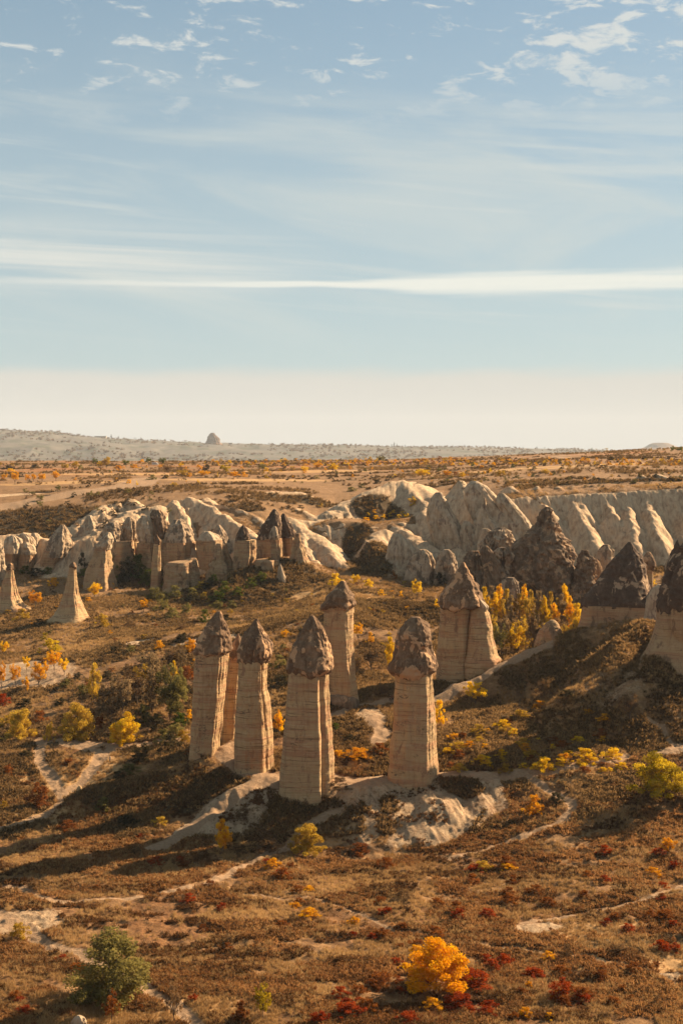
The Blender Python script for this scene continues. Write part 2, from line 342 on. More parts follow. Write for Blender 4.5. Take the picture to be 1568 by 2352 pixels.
# footpaths, traced where they run on the ground
PATHS = [
 ([(0,1702),(60,1697),(110,1702),(150,1700),(200,1708),(270,1712),(330,1712),(370,1704),(440,1695)], 1.3, 1.0),
 ([(95,1705),(90,1730),(95,1755),(115,1785),(135,1812),(145,1828)], 1.2, 1.0),
 ([(150,1706),(200,1718),(232,1730),(215,1760),(195,1790),(170,1812),(145,1828),(135,1850),(105,1870),(40,1893),(-30,1915)], 1.2, 1.0),
 ([(260,1714),(240,1735),(222,1752)], 1.3, .8),
 ([(855,1798),(900,1788),(1000,1778),(1100,1778),(1200,1778),(1290,1766),(1400,1745),(1440,1738)], 1.3, 1.0),
 ([(1210,1780),(1240,1800),(1262,1818),(1300,1832),(1315,1850),(1310,1868),(1280,1890),(1230,1912),(1180,1930),(1120,1950),(1040,1970)], .8, .9),
 ([(1000,1603),(1040,1580),(1100,1553),(1160,1517),(1250,1478),(1350,1442),(1400,1424)], 1.9, 1.0),
 ([(760,1645),(800,1630),(850,1618),(900,1610),(960,1607),(1000,1603)], 1.1, 1.0),
 ([(860,1650),(880,1680),(870,1700)], 1.8, .9),
 ([(640,1790),(690,1790),(760,1785),(850,1790)], 3.0, .75),
 ([(530,1712),(520,1725),(560,1760),(610,1778),(650,1785)], 2.2, .9),
 ([(610,1785),(560,1812),(500,1860),(430,1905),(350,1950)], 1.5, .8),
 ([(0,2037),(60,2042),(90,2060),(150,2072),(300,2062),(400,2045),(480,2030),(540,2000),(600,1968),(660,1945),(700,1900),(780,1860),(830,1840)], .9, .75),
 ([(-20,2085),(20,2105),(60,2130),(100,2165),(150,2180),(190,2190),(250,2230),(330,2265),(400,2310),(460,2360)], 1.0, .95),
 ([(0,2120),(50,2140),(90,2160)], 1.2, .7),
 ([(700,1945),(760,1945),(860,1950),(960,1960),(1040,1970),(1150,1985)], .6, .3),
 ([(560,2055),(700,2060),(800,2090),(900,2130),(1000,2150),(1200,2180),(1350,2200),(1480,2230),(1568,2265)], .5, .4),
 ([(1200,2120),(1300,2105),(1400,2085),(1500,2060),(1568,2030)], .6, .45),
 ([(1490,1650),(1520,1670),(1540,1705),(1560,1715)], .7, .5), ([(1568,1710),(1540,1725),(1520,1735)], 1.2, .6),
 ([(0,1165),(40,1160),(90,1148),(160,1135),(250,1122),(300,1112),(340,1100)], 7, .8), ([(340,1100),(320,1118),(240,1122)], 6, .7),
 ([(1380,1040),(1300,1046),(1250,1050),(1330,1052)], 6, .7),
 ([(1100,1062),(1180,1052),(1250,1047)], 4, .5)]
path = np.zeros_like(Z)
wx = GX + .7 * fbm2(GX / 4, GY / 4, 2, 80); wy = GY + .7 * fbm2(GX / 4 + 9, GY / 4, 2, 81)
for pts, wd, st_ in PATHS:
    wd *= 1.35; st_ = min(1.0, st_ * 1.2)
    w = [ground(X, Y) for X, Y in pts]
    for (x0, y0, z0), (x1, y1, z1) in zip(w[:-1], w[1:]):
        ex, ey = x1 - x0, y1 - y0; L2 = ex * ex + ey * ey
        if L2 < .01 or L2 > 120 ** 2 : continue
        i0, i1 = np.searchsorted(DR, [min(y0, y1) - 4 * wd, max(y0, y1) + 4 * wd]); sl = slice(i0, i1)
        tt = np.clip(((wx[sl] - x0) * ex + (wy[sl] - y0) * ey) / L2, 0, 1)
        ds = np.hypot(wx[sl] - x0 - tt * ex, wy[sl] - y0 - tt * ey)
        m = (1 - sstep(ds, wd * .45, wd * 1.25)) * st_
        path[sl] = np.maximum(path[sl], m)
Z -= path * .12
def patch(X, Y, rx, ry, v=1.0, arr=None):
    x0, y0, z0 = ground(X, Y); m = 1 - sstep(np.hypot((wx - x0) / rx, (wy - y0) / ry), .55, 1.15)
    a = rock if arr is None else arr
    np.maximum(a, m * v, out=a)
patch(1240, 2132, 5, 3.2); patch(70, 1560, 16, 22, .8); patch(20, 1545, 14, 20, .8); patch(320, 1475, 6, 5); patch(470, 1470, 18, 8, .6)
patch(60, 2115, 9, 8, .6); patch(1540, 2240, 3, 1.5, .8); patch(330, 1545, 8, 7, .5); patch(850, 1640, 8, 10, .55); patch(390, 1455, 9, 6, .6)
patch(1180, 1450, 20, 10, .3); patch(20, 1138, 25, 8, .7); patch(1560, 1725, 8, 4, .6)
# darker scrub
for X, Y, rx, ry in [(850,1300,12,22),(820,1240,8,14),(400,1345,30,12),(480,1360,26,12),(350,1320,18,10),(930,1400,30,7),(860,1425,22,9),(860,1160,14,12),
                     (680,1150,26,10),(1420,1108,40,5),(1320,1110,30,5),(1000,1118,14,6),(30,1710,16,6),(350,1835,22,6),(430,1820,18,6),(1500,2170,14,4),(60,1590,20,6),(150,1205,50,24),(60,1190,40,20),(1010,1330,8,12),(250,1330,16,9)]:
    patch(X, Y, rx, ry, .9, scrub)

for X, Y, rx, ry in [(640,1330,26,22),(700,1345,20,12),(600,1360,22,12),(560,1165,14,8),(600,1145,24,10)]: patch(X, Y, rx, ry, .62, scrub)
rock *= 1 - .92 * np.clip(scrub, 0, 1) * sstep(GY, 400, 500)
for X, Y, rx, ry in [(1062,1812,5,2.5),(893,1850,1.8,3),(885,1900,1.5,2.5),(730,1850,5,2)]: patch(X, Y, rx, ry, .75, scrub)
rock *= 1 - .85 * np.clip(scrub, 0, 1) * (1 - sstep(GY, 400, 500))
hay = np.zeros_like(Z)
for X, Y, rx, ry in [(1180,1710,24,26),(1300,1740,18,14),(1080,1750,14,14),(760,1900,14,6),(720,1740,16,10),(60,1790,16,10),(60,1870,16,8),(230,1760,14,10),(1500,2200,20,8),(1400,2150,18,8),(300,2330,20,6),(150,1108,50,14),(560,1102,60,14),(700,1082,70,16),(1150,1078,60,16),(1380,1068,60,16),(330,1088,70,16),(730,1370,30,22),(800,1800,14,6)]:
    patch(X, Y, rx, ry, 1.0, hay)
me = bpy.data.meshes.new('ground')
V = np.stack([GX, GY, Z], -1).reshape(-1, 3)
idx = np.arange(nr * nc).reshape(nr, nc)
Q = np.stack([idx[:-1, :-1], idx[:-1, 1:], idx[1:, 1:], idx[1:, :-1]], -1).reshape(-1, 4)
def fill(me, V, Q, smooth=True):
    me.vertices.add(len(V)); me.vertices.foreach_set('co', np.ascontiguousarray(V, dtype=np.float32).ravel())
    k = Q.shape[1]; me.loops.add(Q.size); me.loops.foreach_set('vertex_index', np.ascontiguousarray(Q, dtype=np.int32).ravel())
    me.polygons.add(len(Q)); me.polygons.foreach_set('loop_start', np.arange(0, Q.size, k, dtype=np.int32))
    me.update(calc_edges=True)
    me.polygons.foreach_set('use_smooth', np.full(len(Q), smooth)); me.update()
def fattr(me, name, v):
    a = me.attributes.new(name, 'FLOAT', 'POINT'); a.data.foreach_set('value', np.ascontiguousarray(v, dtype=np.float32).ravel())
fill(me, V, Q)
fattr(me, 'rock', np.clip(rock, 0, 1)); fattr(me, 'path', np.clip(path, 0, 1)); fattr(me, 'scrub', np.clip(scrub, 0, 1)); fattr(me, 'hay', np.clip(hay, 0, 1))

# ------------------------------------------------------------------ materials
def mat(name):
    m = bpy.data.materials.new(name); m.use_nodes = True; m.node_tree.nodes.clear(); return m, NT(m.node_tree)
def finish(t, color, rough=.95, bump=None, bs=.3, bd=.1, extra=None):
    b = t.new('ShaderNodeBsdfPrincipled'); t.put(b.inputs['Base Color'], t.mix(1.0, color, (.98, .94, .88), 'MULTIPLY')); t.put(b.inputs['Roughness'], rough)
    b.inputs['Specular IOR Level'].default_value = .12
    if bump is not None:
        n = t.new('ShaderNodeBump'); n.inputs['Strength'].default_value = bs; n.inputs['Distance'].default_value = bd
        t.put(n.inputs['Height'], bump); t.l.new(n.outputs[0], b.inputs['Normal'])
    o = t.new('ShaderNodeOutputMaterial'); t.l.new(b.outputs[0], o.inputs[0]); return b
def pos(t): return t.new('ShaderNodeNewGeometry').outputs['Position']

M_ground, t = mat('dry_ground')
p = pos(t); sp = t.new('ShaderNodeSeparateXYZ'); t.l.new(p, sp.inputs[0])
dist = sp.outputs[1]
nA = t.noise(p, .05, 5, .6); nB = t.noise(p, .35, 5, .65); nC = t.noise(p, 1.6, 5, .7); nD = t.noise(t.vscale(p, (1, 1, .3)), 4.5, 3, .7)
veg = t.ramp(nB, [(.30, (0.045, 0.023, 0.009)), (.42, (0.127, 0.065, 0.027)), (.53, (0.221, 0.122, 0.054)), (.70, (0.344, 0.209, 0.101))])
rus = t.ramp(nC, [(.3, (0.060, 0.025, 0.011)), (.5, (0.162, 0.072, 0.028)), (.72, (0.306, 0.156, 0.064))])
veg = t.mix(t.math('MULTIPLY', t.smooth(nA, .42, .62), t.smooth(dist, 520, 300, .25, .75)), veg, rus)
tan = t.ramp(nC, [(.28, (.115, .062, .028)), (.48, (.235, .135, .065)), (.75, (.34, .215, .12))])
veg = t.mix(t.math('MULTIPLY', t.smooth(dist, 360, 640), t.smooth(nA, .30, .62, .55, .95)), veg, tan)
veg = t.mix(t.math('MULTIPLY', t.smooth(dist, 600, 760), t.smooth(t.noise(t.vscale(p, (.03, .11, .1)), 1.0, 5, .7), .46, .60, 0, .6)), veg, (.17, .095, .045))
orr = t.noise(t.vscale(p, (.012, .03, 0)), 1.0, 4, .6)
veg = t.mix(t.math('MULTIPLY', t.smooth(dist, 800, 1000), t.smooth(orr, .5, .62, 0, .7)), veg, (.30, .115, .035))
veg = t.mix(t.smooth(nD, .52, .64, 0, .35), veg, (.045, .028, .012))
veg = t.mix(t.smooth(t.math('ADD', t.attr('hay').outputs['Fac'], t.math('MULTIPLY', t.math('SUBTRACT', nC, .5), 1.2)), .3, .8, 0, .8), veg, (.42, .255, .115))
scr = t.attr('scrub').outputs['Fac']
veg = t.mix(t.smooth(t.math('ADD', scr, t.math('MULTIPLY', t.math('SUBTRACT', nC, .5), .9)), .25, .7, 0, .88), veg, t.ramp(nC, [(.35, (.030, .024, .012)), (.65, (.085, .055, .026))]))
rk = t.attr('rock').outputs['Fac']
rn = t.noise(t.vscale(p, (1, .6, .35)), .5, 8, .70, .5)
rc = t.ramp(rn, [(.30, (0.209, 0.132, 0.078)), (.41, (0.369, 0.247, 0.154)), (.50, (0.473, 0.334, 0.211)), (.66, (0.566, 0.415, 0.270))])
rc = t.mix(t.smooth(t.noise(t.vscale(p, (1, .5, .25)), .22, 6, .65), .58, .74, 0, .45), rc, (.17, .13, .095))
rc = t.mix(t.smooth(t.noise(p, .6, 3), .62, .72, 0, .5), rc, (.42, .25, .12))
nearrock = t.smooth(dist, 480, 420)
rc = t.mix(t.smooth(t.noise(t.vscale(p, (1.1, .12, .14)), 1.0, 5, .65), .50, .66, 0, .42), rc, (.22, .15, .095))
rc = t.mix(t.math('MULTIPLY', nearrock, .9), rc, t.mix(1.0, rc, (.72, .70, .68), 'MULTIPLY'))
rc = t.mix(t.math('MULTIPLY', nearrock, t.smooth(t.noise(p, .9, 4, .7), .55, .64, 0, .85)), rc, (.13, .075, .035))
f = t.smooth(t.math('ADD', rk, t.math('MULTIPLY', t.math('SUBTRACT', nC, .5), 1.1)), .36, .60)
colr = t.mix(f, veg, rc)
pc = t.ramp(nC, [(.3, (0.231, 0.144, 0.084)), (.7, (0.332, 0.222, 0.137))])
pm_ = t.smooth(t.math('ADD', t.attr('path').outputs['Fac'], t.math('MULTIPLY', t.math('SUBTRACT', nD, .5), .45)), .28, .55)
colr = t.mix(pm_, colr, pc)
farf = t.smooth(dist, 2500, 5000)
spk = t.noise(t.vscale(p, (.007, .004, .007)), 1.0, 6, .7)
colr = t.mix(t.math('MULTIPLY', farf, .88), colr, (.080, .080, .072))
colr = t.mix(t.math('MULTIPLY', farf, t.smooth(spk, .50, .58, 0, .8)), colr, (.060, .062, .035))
bh = t.math('ADD', t.math('MULTIPLY', nC, .5), t.math('MULTIPLY', nD, .35))
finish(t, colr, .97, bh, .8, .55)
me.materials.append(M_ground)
gnd = bpy.data.objects.new('ground', me); COL.objects.link(gnd); gnd['kind'] = 'structure'
gnd['label'] = 'dry rust and ochre valley floor rising past pale badland slopes to a plateau and far hills'

def rockmat(name, c_lo, c_mid, c_hi, stain, stain_amt, bands=0.0, fleck=(.10, .075, .05), fleck_amt=0.0, bsc=1.0, pale=None, vs=(1, 1, .3)):
    m, t = mat(name); p = pos(t)
    n = t.noise(t.vscale(p, vs), .7 * bsc, 6, .65, .3)
    c = t.ramp(n, [(.3, c_lo), (.5, c_mid), (.7, c_hi)])
    if bands:
        pw = t.new('ShaderNodeVectorMath', operation='ADD'); t.put(pw.inputs[0], p)
        wv = t.noise(p, .12, 2); cx = t.new('ShaderNodeCombineXYZ'); t.put(cx.inputs[2], t.math('MULTIPLY', wv, .9)); t.l.new(cx.outputs[0], pw.inputs[1])
        b1 = t.noise(t.vscale(pw.outputs[0], (.045, .045, .62)), 1.0, 5, .72)
        b2 = t.noise(t.vscale(pw.outputs[0], (.10, .10, 2.6)), 1.0, 3, .7)
        c = t.mix(t.smooth(b1, .40, .62, 0, bands), c, (.37, .205, .11))
        c = t.mix(t.smooth(b1, .60, .44, 0, bands * .8), c, (.42, .295, .155))
        c = t.mix(t.smooth(b2, .57, .64, 0, bands * .60), c, (.10, .055, .030))
        c = t.mix(t.smooth(b2, .42, .36, 0, bands * .6), c, (.47, .34, .205))
        run = t.noise(t.vscale(p, (.85, .85, .05)), 1.0, 4, .65)
        c = t.mix(t.smooth(run, .50, .70, 0, .45), c, (.24, .145, .085))
        spots = t.math('MULTIPLY', t.smooth(t.noise(t.vscale(pw.outputs[0], (.16, .16, .36)), 1.0, 2), .60, .66), t.smooth(t.noise(t.vscale(p, (1, 1, 2.2)), 1.4, 4, .7), .50, .58))
        c = t.mix(t.math('MULTIPLY', spots, .75), c, (.10, .07, .05))
        crack = t.smooth(t.math('ABSOLUTE', t.math('SUBTRACT', t.noise(t.vscale(p, (.30, .30, .05)), 1.0, 4, .6), .5)), .008, .0, 0, .55)
        c = t.mix(crack, c, (.16, .10, .065))
    if stain_amt:
        s = t.noise(t.vscale(p, (1, 1, .45)), .35 * bsc, 6, .68, .4)
        c = t.mix(t.smooth(s, .62 - stain_amt * .3, .68 - stain_amt * .3, 0, .9), c, t.mix(t.noise(p, 1.5, 4, .7), stain, tuple(q * 1.9 for q in stain)))
    if pale:
        s = t.noise(t.vscale(p, (1, 1, .7)), .28, 6, .62, .6)
        c = t.mix(t.smooth(s, pale[1], pale[1] + .035, 0, .92), c, pale[0])
    if fleck_amt:
        c = t.mix(t.smooth(t.noise(p, 2.6, 3, .8), .56, .66, 0, fleck_amt), c, fleck)
    h = t.math('ADD', t.math('MULTIPLY', t.noise(t.vscale(p, vs), 1.6, 6, .72), .7), t.math('MULTIPLY', t.noise(p, 4, 3, .7), .3))
    if bands: h = t.math('ADD', h, t.math('MULTIPLY', b2, .5))
    finish(t, c, .95, h, .75, .35)
    return m
M_shaft = rockmat('banded_tuff', (0.378, 0.232, 0.124), (0.440, 0.282, 0.153), (0.491, 0.327, 0.185), (0.184, 0.105, 0.061), 0.08, bands=.95)
M_cap = rockmat('weathered_cap', (0.092, 0.053, 0.031), (0.161, 0.098, 0.058), (0.267, 0.170, 0.105), (0.078, 0.046, 0.028), .32, fleck=(0.331, 0.225, 0.140), fleck_amt=.5, pale=((0.478, 0.289, 0.160), .53))
M_capd = rockmat('dark_cap', (0.057, 0.035, 0.024), (0.090, 0.058, 0.040), (0.142, 0.095, 0.066), (0.057, 0.035, 0.024), .3, fleck=(0.247, 0.167, 0.112), fleck_amt=.25, pale=((0.380, 0.264, 0.168), .575))
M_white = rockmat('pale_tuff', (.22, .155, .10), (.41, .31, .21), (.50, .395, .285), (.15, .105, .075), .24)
M_stain = rockmat('stained_tuff', (0.258, 0.178, 0.115), (0.365, 0.263, 0.173), (0.448, 0.340, 0.238), (0.099, 0.070, 0.049), .46)
M_low = rockmat('banded_cliff', (0.235, 0.145, 0.081), (0.282, 0.181, 0.106), (0.329, 0.230, 0.144), (0.129, 0.079, 0.047), .2, bands=.7)
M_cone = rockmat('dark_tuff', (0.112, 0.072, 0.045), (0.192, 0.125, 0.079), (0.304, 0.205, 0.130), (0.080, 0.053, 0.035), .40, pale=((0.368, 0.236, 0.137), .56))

# ------------------------------------------------------------------ helpers for things
def thing(name, label, cat, group=None, loc=(0, 0, 0)):
    o = bpy.data.objects.new(name, None); o.empty_display_size = .5; o.location = loc; COL.objects.link(o)
    o['label'] = label; o['category'] = cat
    if group: o['group'] = group
    return o
def mobj(name, V, Q, m, parent=None, smooth=True, attrs=None):
    me = bpy.data.meshes.new(name); V = np.asarray(V, float)
    if parent is not None and parent.location.length > 0: V = V - np.array(parent.location)
    fill(me, V, np.asarray(Q), smooth); me.materials.append(m)
    for k, v in (attrs or {}).items(): fattr(me, k, v)
    o = bpy.data.objects.new(name, me); COL.objects.link(o); o.parent = parent; return o

PLANS = {   # plan outlines as (degrees, radius); -90 faces the camera
 'round': [(a, 1.0) for a in range(0, 360, 30)],
 'slab': [(-178, .95), (-150, 1.05), (-118, .98), (-92, .97), (-78, 1.02), (-64, 1.07), (-50, 1.0), (-34, .92), (-12, .90), (14, 1.02), (45, 1.0), (75, .95), (110, .95), (150, 1.0)],
 'groove': [(-178, .95), (-150, 1.08), (-118, .98), (-95, .97), (-78, 1.05), (-66, 1.12), (-52, .88), (-43, .76), (-36, .86), (-26, .93), (-10, .88), (14, 1.04), (45, 1.0), (75, .9), (110, .9), (150, 1.0)],
 'tent': [(-175, .9), (-150, 1.0), (-120, .82), (-90, .95), (-60, 1.15), (-35, .92), (-10, .95), (20, 1.08), (60, .9), (100, 1.0), (140, .85)],
}
def plan(kind, n):
    pt = sorted(PLANS[kind]); a = np.array([p[0] for p in pt], float); r = np.array([p[1] for p in pt])
    a3 = np.concatenate([a - 360, a, a + 360]); r3 = np.tile(r, 3)
    th = np.linspace(-180, 180, n, endpoint=False) - 90
    th = (th + 180) % 360 - 180; th = np.sort(th)
    rr = pchip(a3, r3[:, None], th)[:, 0]
    x = rr * np.cos(np.radians(th)); y = rr * np.sin(np.radians(th))
    x = (x - (x.max() + x.min()) / 2) / ((x.max() - x.min()) / 2)
    return x, y
def loft(name, rows, d, m, parent, kind='round', depth=1.0, n=72, step=1.5, amp=.35, flute=.25, seed=0, closed_bottom=False, fs=4.0, sharp=0.0, rag=0.0):
    """rows: (Y, left, right) in the working frame, top first; a solid of revolution-like rock at distance d"""
    rows = sorted(rows); Ys = np.array([r[0] for r in rows], float)
    q = np.arange(Ys[0], Ys[-1] + .01, step); q = np.unique(np.concatenate([[Ys[0] + .2, Ys[0] + .7], q, [Ys[-1]]]))
    LR = pchip(Ys, np.array([[r[1], r[2]] for r in rows], float), q)
    px, py = plan(kind, n)
    cx = (LR[:, 0] + LR[:, 1]) / 2; hw = (LR[:, 1] - LR[:, 0]) / 2
    hw = np.maximum(hw, .2) * 1.0; hw[0] *= .4
    k = d / F
    x = ((cx - HX)[:, None] + px[None] * hw[:, None]) * k
    y = d + py[None] * hw[:, None] * k * depth
    z = np.repeat(((HY - q) * k)[:, None], n, 1)
    # relief: broad facets, vertical flutes, fine roughness
    rr = np.hypot(px, py)[None]; ux = px[None] / rr; uy = py[None] / rr
    hm = hw[:, None] * k
    s = seed * 7.7
    sm = np.clip(hm / 2.2, .12, 1); fsc = max(1, d / 1500)
    D = amp * sm * fbm3(x / 3.4 / fsc + s, y / 3.4 / fsc, z / 3.4 / fsc, 4, seed, .6)
    th = np.arctan2(uy, ux)
    fx, fy = np.cos(th) * fs, np.sin(th) * fs
    D += -flute * sm * np.abs(fbm3(fx + s, fy, z / 14 + s, 3, seed + 3)) * 2
    D += .07 * sm * fbm3(th * .25 + s, z * 0, z / .9, 3, seed + 40) + .35 * sm * fbm3(ux * .6 + s, uy * .6, z / 6.0, 2, seed + 41)
    D += amp * .22 * sm * fbm3(x / .8, y / .8, z / .8, 2, seed + 9)
    if sharp: D += sharp * sm * (1 - 2 * np.abs(fbm3(x / 1.9 / fsc + s, y / 1.9 / fsc, z / 2.6 / fsc, 3, seed + 12)))
    x = x + ux * D; y = y + uy * D
    if rag:
        fr = np.clip((q - q[0]) / (q[-1] - q[0]), 0, 1)[:, None] ** 4
        z = z + rag * fr * fbm3(np.cos(th) * 2.3 + s, np.sin(th) * 2.3, np.zeros_like(th), 3, seed + 15)
    V = np.stack([x, y, z], -1).reshape(-1, 3); R = len(q)
    idx = np.arange(R * n).reshape(R, n); nx = np.roll(idx, -1, 1)
    Q = np.stack([idx[:-1], idx[1:], nx[1:], nx[:-1]], -1).reshape(-1, 4)
    # top and bottom closed by small fans of quads (centre vertex repeated through a ring)
    extra = [V]; qs = [Q]
    top = V[:n].mean(0); extra.append(top[None]); ti = len(V)
    qs.append(np.stack([idx[0, 0::2], idx[0, 1::2], np.roll(idx[0, 0::2], -1), np.full(n // 2, ti)], -1))
    if closed_bottom:
        bc = V[-n:].mean(0); extra.append(bc[None]); bi = ti + 1; L = idx[-1]
        qs.append(np.stack([np.full(n // 2, bi), np.roll(L[0::2], -1), L[1::2], L[0::2]], -1))
    return mobj(name, np.concatenate(extra), np.concatenate(qs), m, parent)

def tr(ox, oy, s):
    return lambda rows: [(oy + r[0] * s, ox + r[1] * s, ox + r[2] * s) for r in rows]
Z4 = tr(401.9, 1320.5, .3663); Z5 = tr(976.05, 1205.7, .3775); ZA = tr(0, 1119.6, .2563); ZB = tr(344.5, 1119.6, .2563)
ZC = tr(689, 1062.2, .2563); ZE = tr(1033.5, 1033.5, .3409); Z3 = tr(0, 1320.5, .3662); ID = lambda r: r

def pillar(label, d, cap, shaft, kind='slab', capkind='slab', depth=1.0, seed=1, mcap=None, grp='tall capped rock pillars', extras=(), capdepth=None, n=110, step=1.3, name='rock_pillar', cat='rock pillar', msh=None, drop=40):
    last = shaft[-1]; shaft = shaft + [(last[0] + drop, last[1] - 4, last[2] + 4)]
    X0 = (last[1] + last[2]) / 2
    o = thing(name, label, cat, grp, ((X0 - HX) / F * d, d, (HY - last[0]) / F * d))
    loft('shaft', shaft, d, msh or M_shaft, o, kind, depth, n, step, .34, .32, seed)
    if cap: loft('cap', cap, d - .15, mcap or M_cap, o, capkind, capdepth or depth, n, step * .8, .95, .30, seed + 30, True, sharp=.42, rag=1.0 if cat != 'rock cone' else 1.8)
    for nm, rows, dd_, mm, kd in extras:
        loft(nm, rows, dd_, mm, o, kd, 1.0, 64, 1.3, .35, .3, seed + 50, True, sharp=.2)
    return o

pillar('leftmost of the front row of tall capped pillars, a pale ledge and dark collar under its leaning cap', 336,
  Z4([(228,268,286),(300,215,318),(380,172,340),(440,140,352),(470,122,354),(490,128,340),(500,150,320)]),
  Z4([(480,132,335),(520,130,332),(700,122,318),(900,108,302),(1050,98,285),(1150,92,280)]), 'slab', seed=1,
  extras=[('collar', Z4([(466,126,350),(472,121,354),(480,122,351),(486,130,340)]), 336, M_capd, 'slab')])
pillar('slim small-capped pillar squeezed between two thicker front pillars', 344,
  Z4([(368,392,404),(410,370,416),(450,355,428),(500,345,440),(518,350,435)]),
  Z4([(505,345,430),(700,318,410),(900,300,400),(1080,285,390)]), 'slab', seed=2)
pillar('tall pillar with a bulging grey cap, third from the left, bright right edge', 330,
  Z4([(273,506,519),(330,462,545),(400,424,588),(450,408,608),(490,402,604),(530,402,588),(552,420,570)]),
  Z4([(535,400,578),(700,393,580),(800,388,600),(900,382,610),(1000,376,612),(1100,372,616),(1180,372,617)]), 'slab', seed=3)
pillar('largest and nearest pillar at the centre, grooved down its sunlit side under a tall pointed cap', 317,
  Z4([(256,848,868),(300,822,902),(350,790,925),(400,768,950),(450,735,970),(520,718,984),(575,705,990),(605,710,978),(622,725,960)]),
  Z4([(600,714,968),(700,708,970),(800,700,975),(1000,680,990),(1200,664,1000),(1330,656,1004)]), 'groove', seed=4)
pillar('pillar right of centre with a dark hooded cap standing above the footpath', 321,
  [(1417,945,965),(1430,930,977),(1460,914,987),(1500,906,993),(1522,901,999),(1538,899,1000),(1550,908,992)],
  [(1540,910,996),(1600,906,998),(1650,902,1000),(1700,897,1003),(1750,893,1006),(1785,888,1008)], 'slab', seed=5)
ob = pillar('tall straight-sided pillar standing behind the centre one, small cave doorway at its foot', 374,
  Z4([(36,1038,1062),(80,1002,1090),(120,966,1110),(160,942,1130),(185,926,1140),(200,926,1132),(210,945,1112)]),
  Z4([(195,930,1122),(400,928,1118),(600,940,1133),(750,955,1150),(825,958,1156)]), 'slab', seed=6)
loft('cave_door', Z4([(785,985,1000),(795,974,1010),(810,970,1014),(845,970,1015)]), 369.4, rockmat('cave_shade', (.01, .008, .006), (.012, .01, .008), (.015, .012, .01), (.01, .01, .01), 0), ob, 'round', .35, 24, 1.0, .05, 0, 7)  # near-black colour stands for the shade inside the doorway
loft('plinth_stain', Z4([(745,1000,1060),(760,965,1110),(790,960,1145),(830,958,1152)]), 371.2, M_cone, ob, 'slab', .72, 60, 1.2, .25, .2, 8)
pillar('broad double pillar with a tall dark cone cap, right of and behind the front row', 398,
  Z5([(228,226,240),(280,190,268),(350,150,302),(420,112,338),(470,88,362),(495,86,366),(508,100,350)]),
  Z5([(495,90,290),(600,83,285),(700,75,280),(850,66,275),(1000,55,290)]), 'slab', seed=7,
  extras=[('shaft', Z5([(505,276,368),(530,270,380),(600,264,398),(700,254,420),(790,238,446),(820,232,470),(950,225,480)]), 396.5, M_shaft, 'slab'),
          ('cap', Z5([(448,270,292),(470,248,318),(500,236,318),(515,250,305)]), 395.4, M_cap, 'tent'),
          ('cap', Z5([(455,318,338),(475,305,362),(500,306,384),(518,320,378)]), 395.6, M_white, 'tent')], drop=20)
G2 = 'dark pointed rocks on the right ridge'
pillar('big dark pyramid rock with pale patches, on the ridge above the shaded hill', 411,
  Z5([(103,1234,1248),(150,1196,1275),(200,1152,1318),(300,1075,1345),(400,1002,1375),(460,955,1400),(485,946,1410),(500,960,1400)]),
  Z5([(480,948,1400),(520,940,1405),(600,922,1420),(660,915,1430)]), 'tent', 'tent', 1.0, 9, M_capd, G2, msh=M_low, name='rock_cone', cat='rock cone', capdepth=.9)
pillar('dark craggy rock cut by the right edge of the picture, pale flaring foot', 369,
  Z5([(68,1548,1562),(120,1518,1600),(200,1484,1650),(300,1450,1700),(400,1425,1740),(500,1402,1790),(530,1410,1780)]),
  Z5([(500,1410,1790),(600,1400,1800),(700,1375,1830),(800,1320,1850),(900,1255,1880),(930,1235,1890)]), 'groove', 'tent', .9, 10, M_capd, G2, msh=M_low, name='rock_cone', cat='rock cone')
pillar('dark pointed crag in front of the rock at the right edge', 364,
  Z5([(190,1550,1570),(260,1530,1610),(350,1500,1660),(480,1475,1700),(510,1490,1690)]),
  Z5([(500,1490,1700),(620,1480,1720),(720,1520,1760),(850,1500,1790)]), 'groove', 'tent', .9, 11, M_capd, G2, msh=M_low, name='rock_cone', cat='rock cone')
pillar('little mushroom-capped rock between the dark pyramid rock and the picture edge', 470,
  Z5([(164,1346,1366),(200,1328,1385),(235,1320,1398),(262,1332,1396),(275,1345,1385)]),
  Z5([(262,1338,1386),(320,1345,1384),(380,1352,1386)]), 'slab', 'tent', 1, 12, M_cap, name='rock_pillar', grp='small capped rock needles')
G3 = 'smooth rounded tent rocks'
def cone(label, d, rows, m=None, kind='tent', depth=.9, seed=1, name='tent_rock', cat='tent rock', grp='pale tent rocks of the left cliff', flute=.85, amp=.95, lower=None, drop=45, n=80, sharp=.6, spread=8):
    rows = sorted(rows); allr = rows + (lower or [])
    last = allr[-1]
    o = thing(name, label, cat, grp, (((last[1] + last[2]) / 2 - HX) / F * d, d, (HY - last[0]) / F * d))
    if lower:
        lw = lower + [(last[0] + drop, last[1] - spread, last[2] + spread)]
        loft('base', lw, d, M_low, o, kind, depth, n, 1.6, amp * .6, flute, seed, sharp=.2)
        loft('cap', rows, d - .3, m or M_stain, o, kind, depth, n, 1.4, amp, flute, seed + 20, True, sharp=sharp)
    else:
        rows = rows + [(last[0] + drop, last[1] - spread, last[2] + spread)]
        loft('rock', rows, d, m or M_white, o, kind, depth, n, 1.6, amp, flute, seed, sharp=sharp)
    return o
cone('pale smooth saddle of rock joining the dark pyramid rock to the crag at the edge', 402, Z5([(362,1415,1450),(385,1380,1455),(430,1350,1470),(520,1320,1490)]), M_white, 'slab', .8, 17, grp=G3, flute=.1, amp=.3, drop=20, sharp=.1)
cone('low sunlit dome of banded tuff poking above the ridge path beside the poplars', 412, Z5([(578,760,785),(600,735,800),(640,705,820),(700,680,838),(760,660,850)]), M_low, 'round', 1, 13, grp=G3, flute=.1, amp=.25, drop=20)
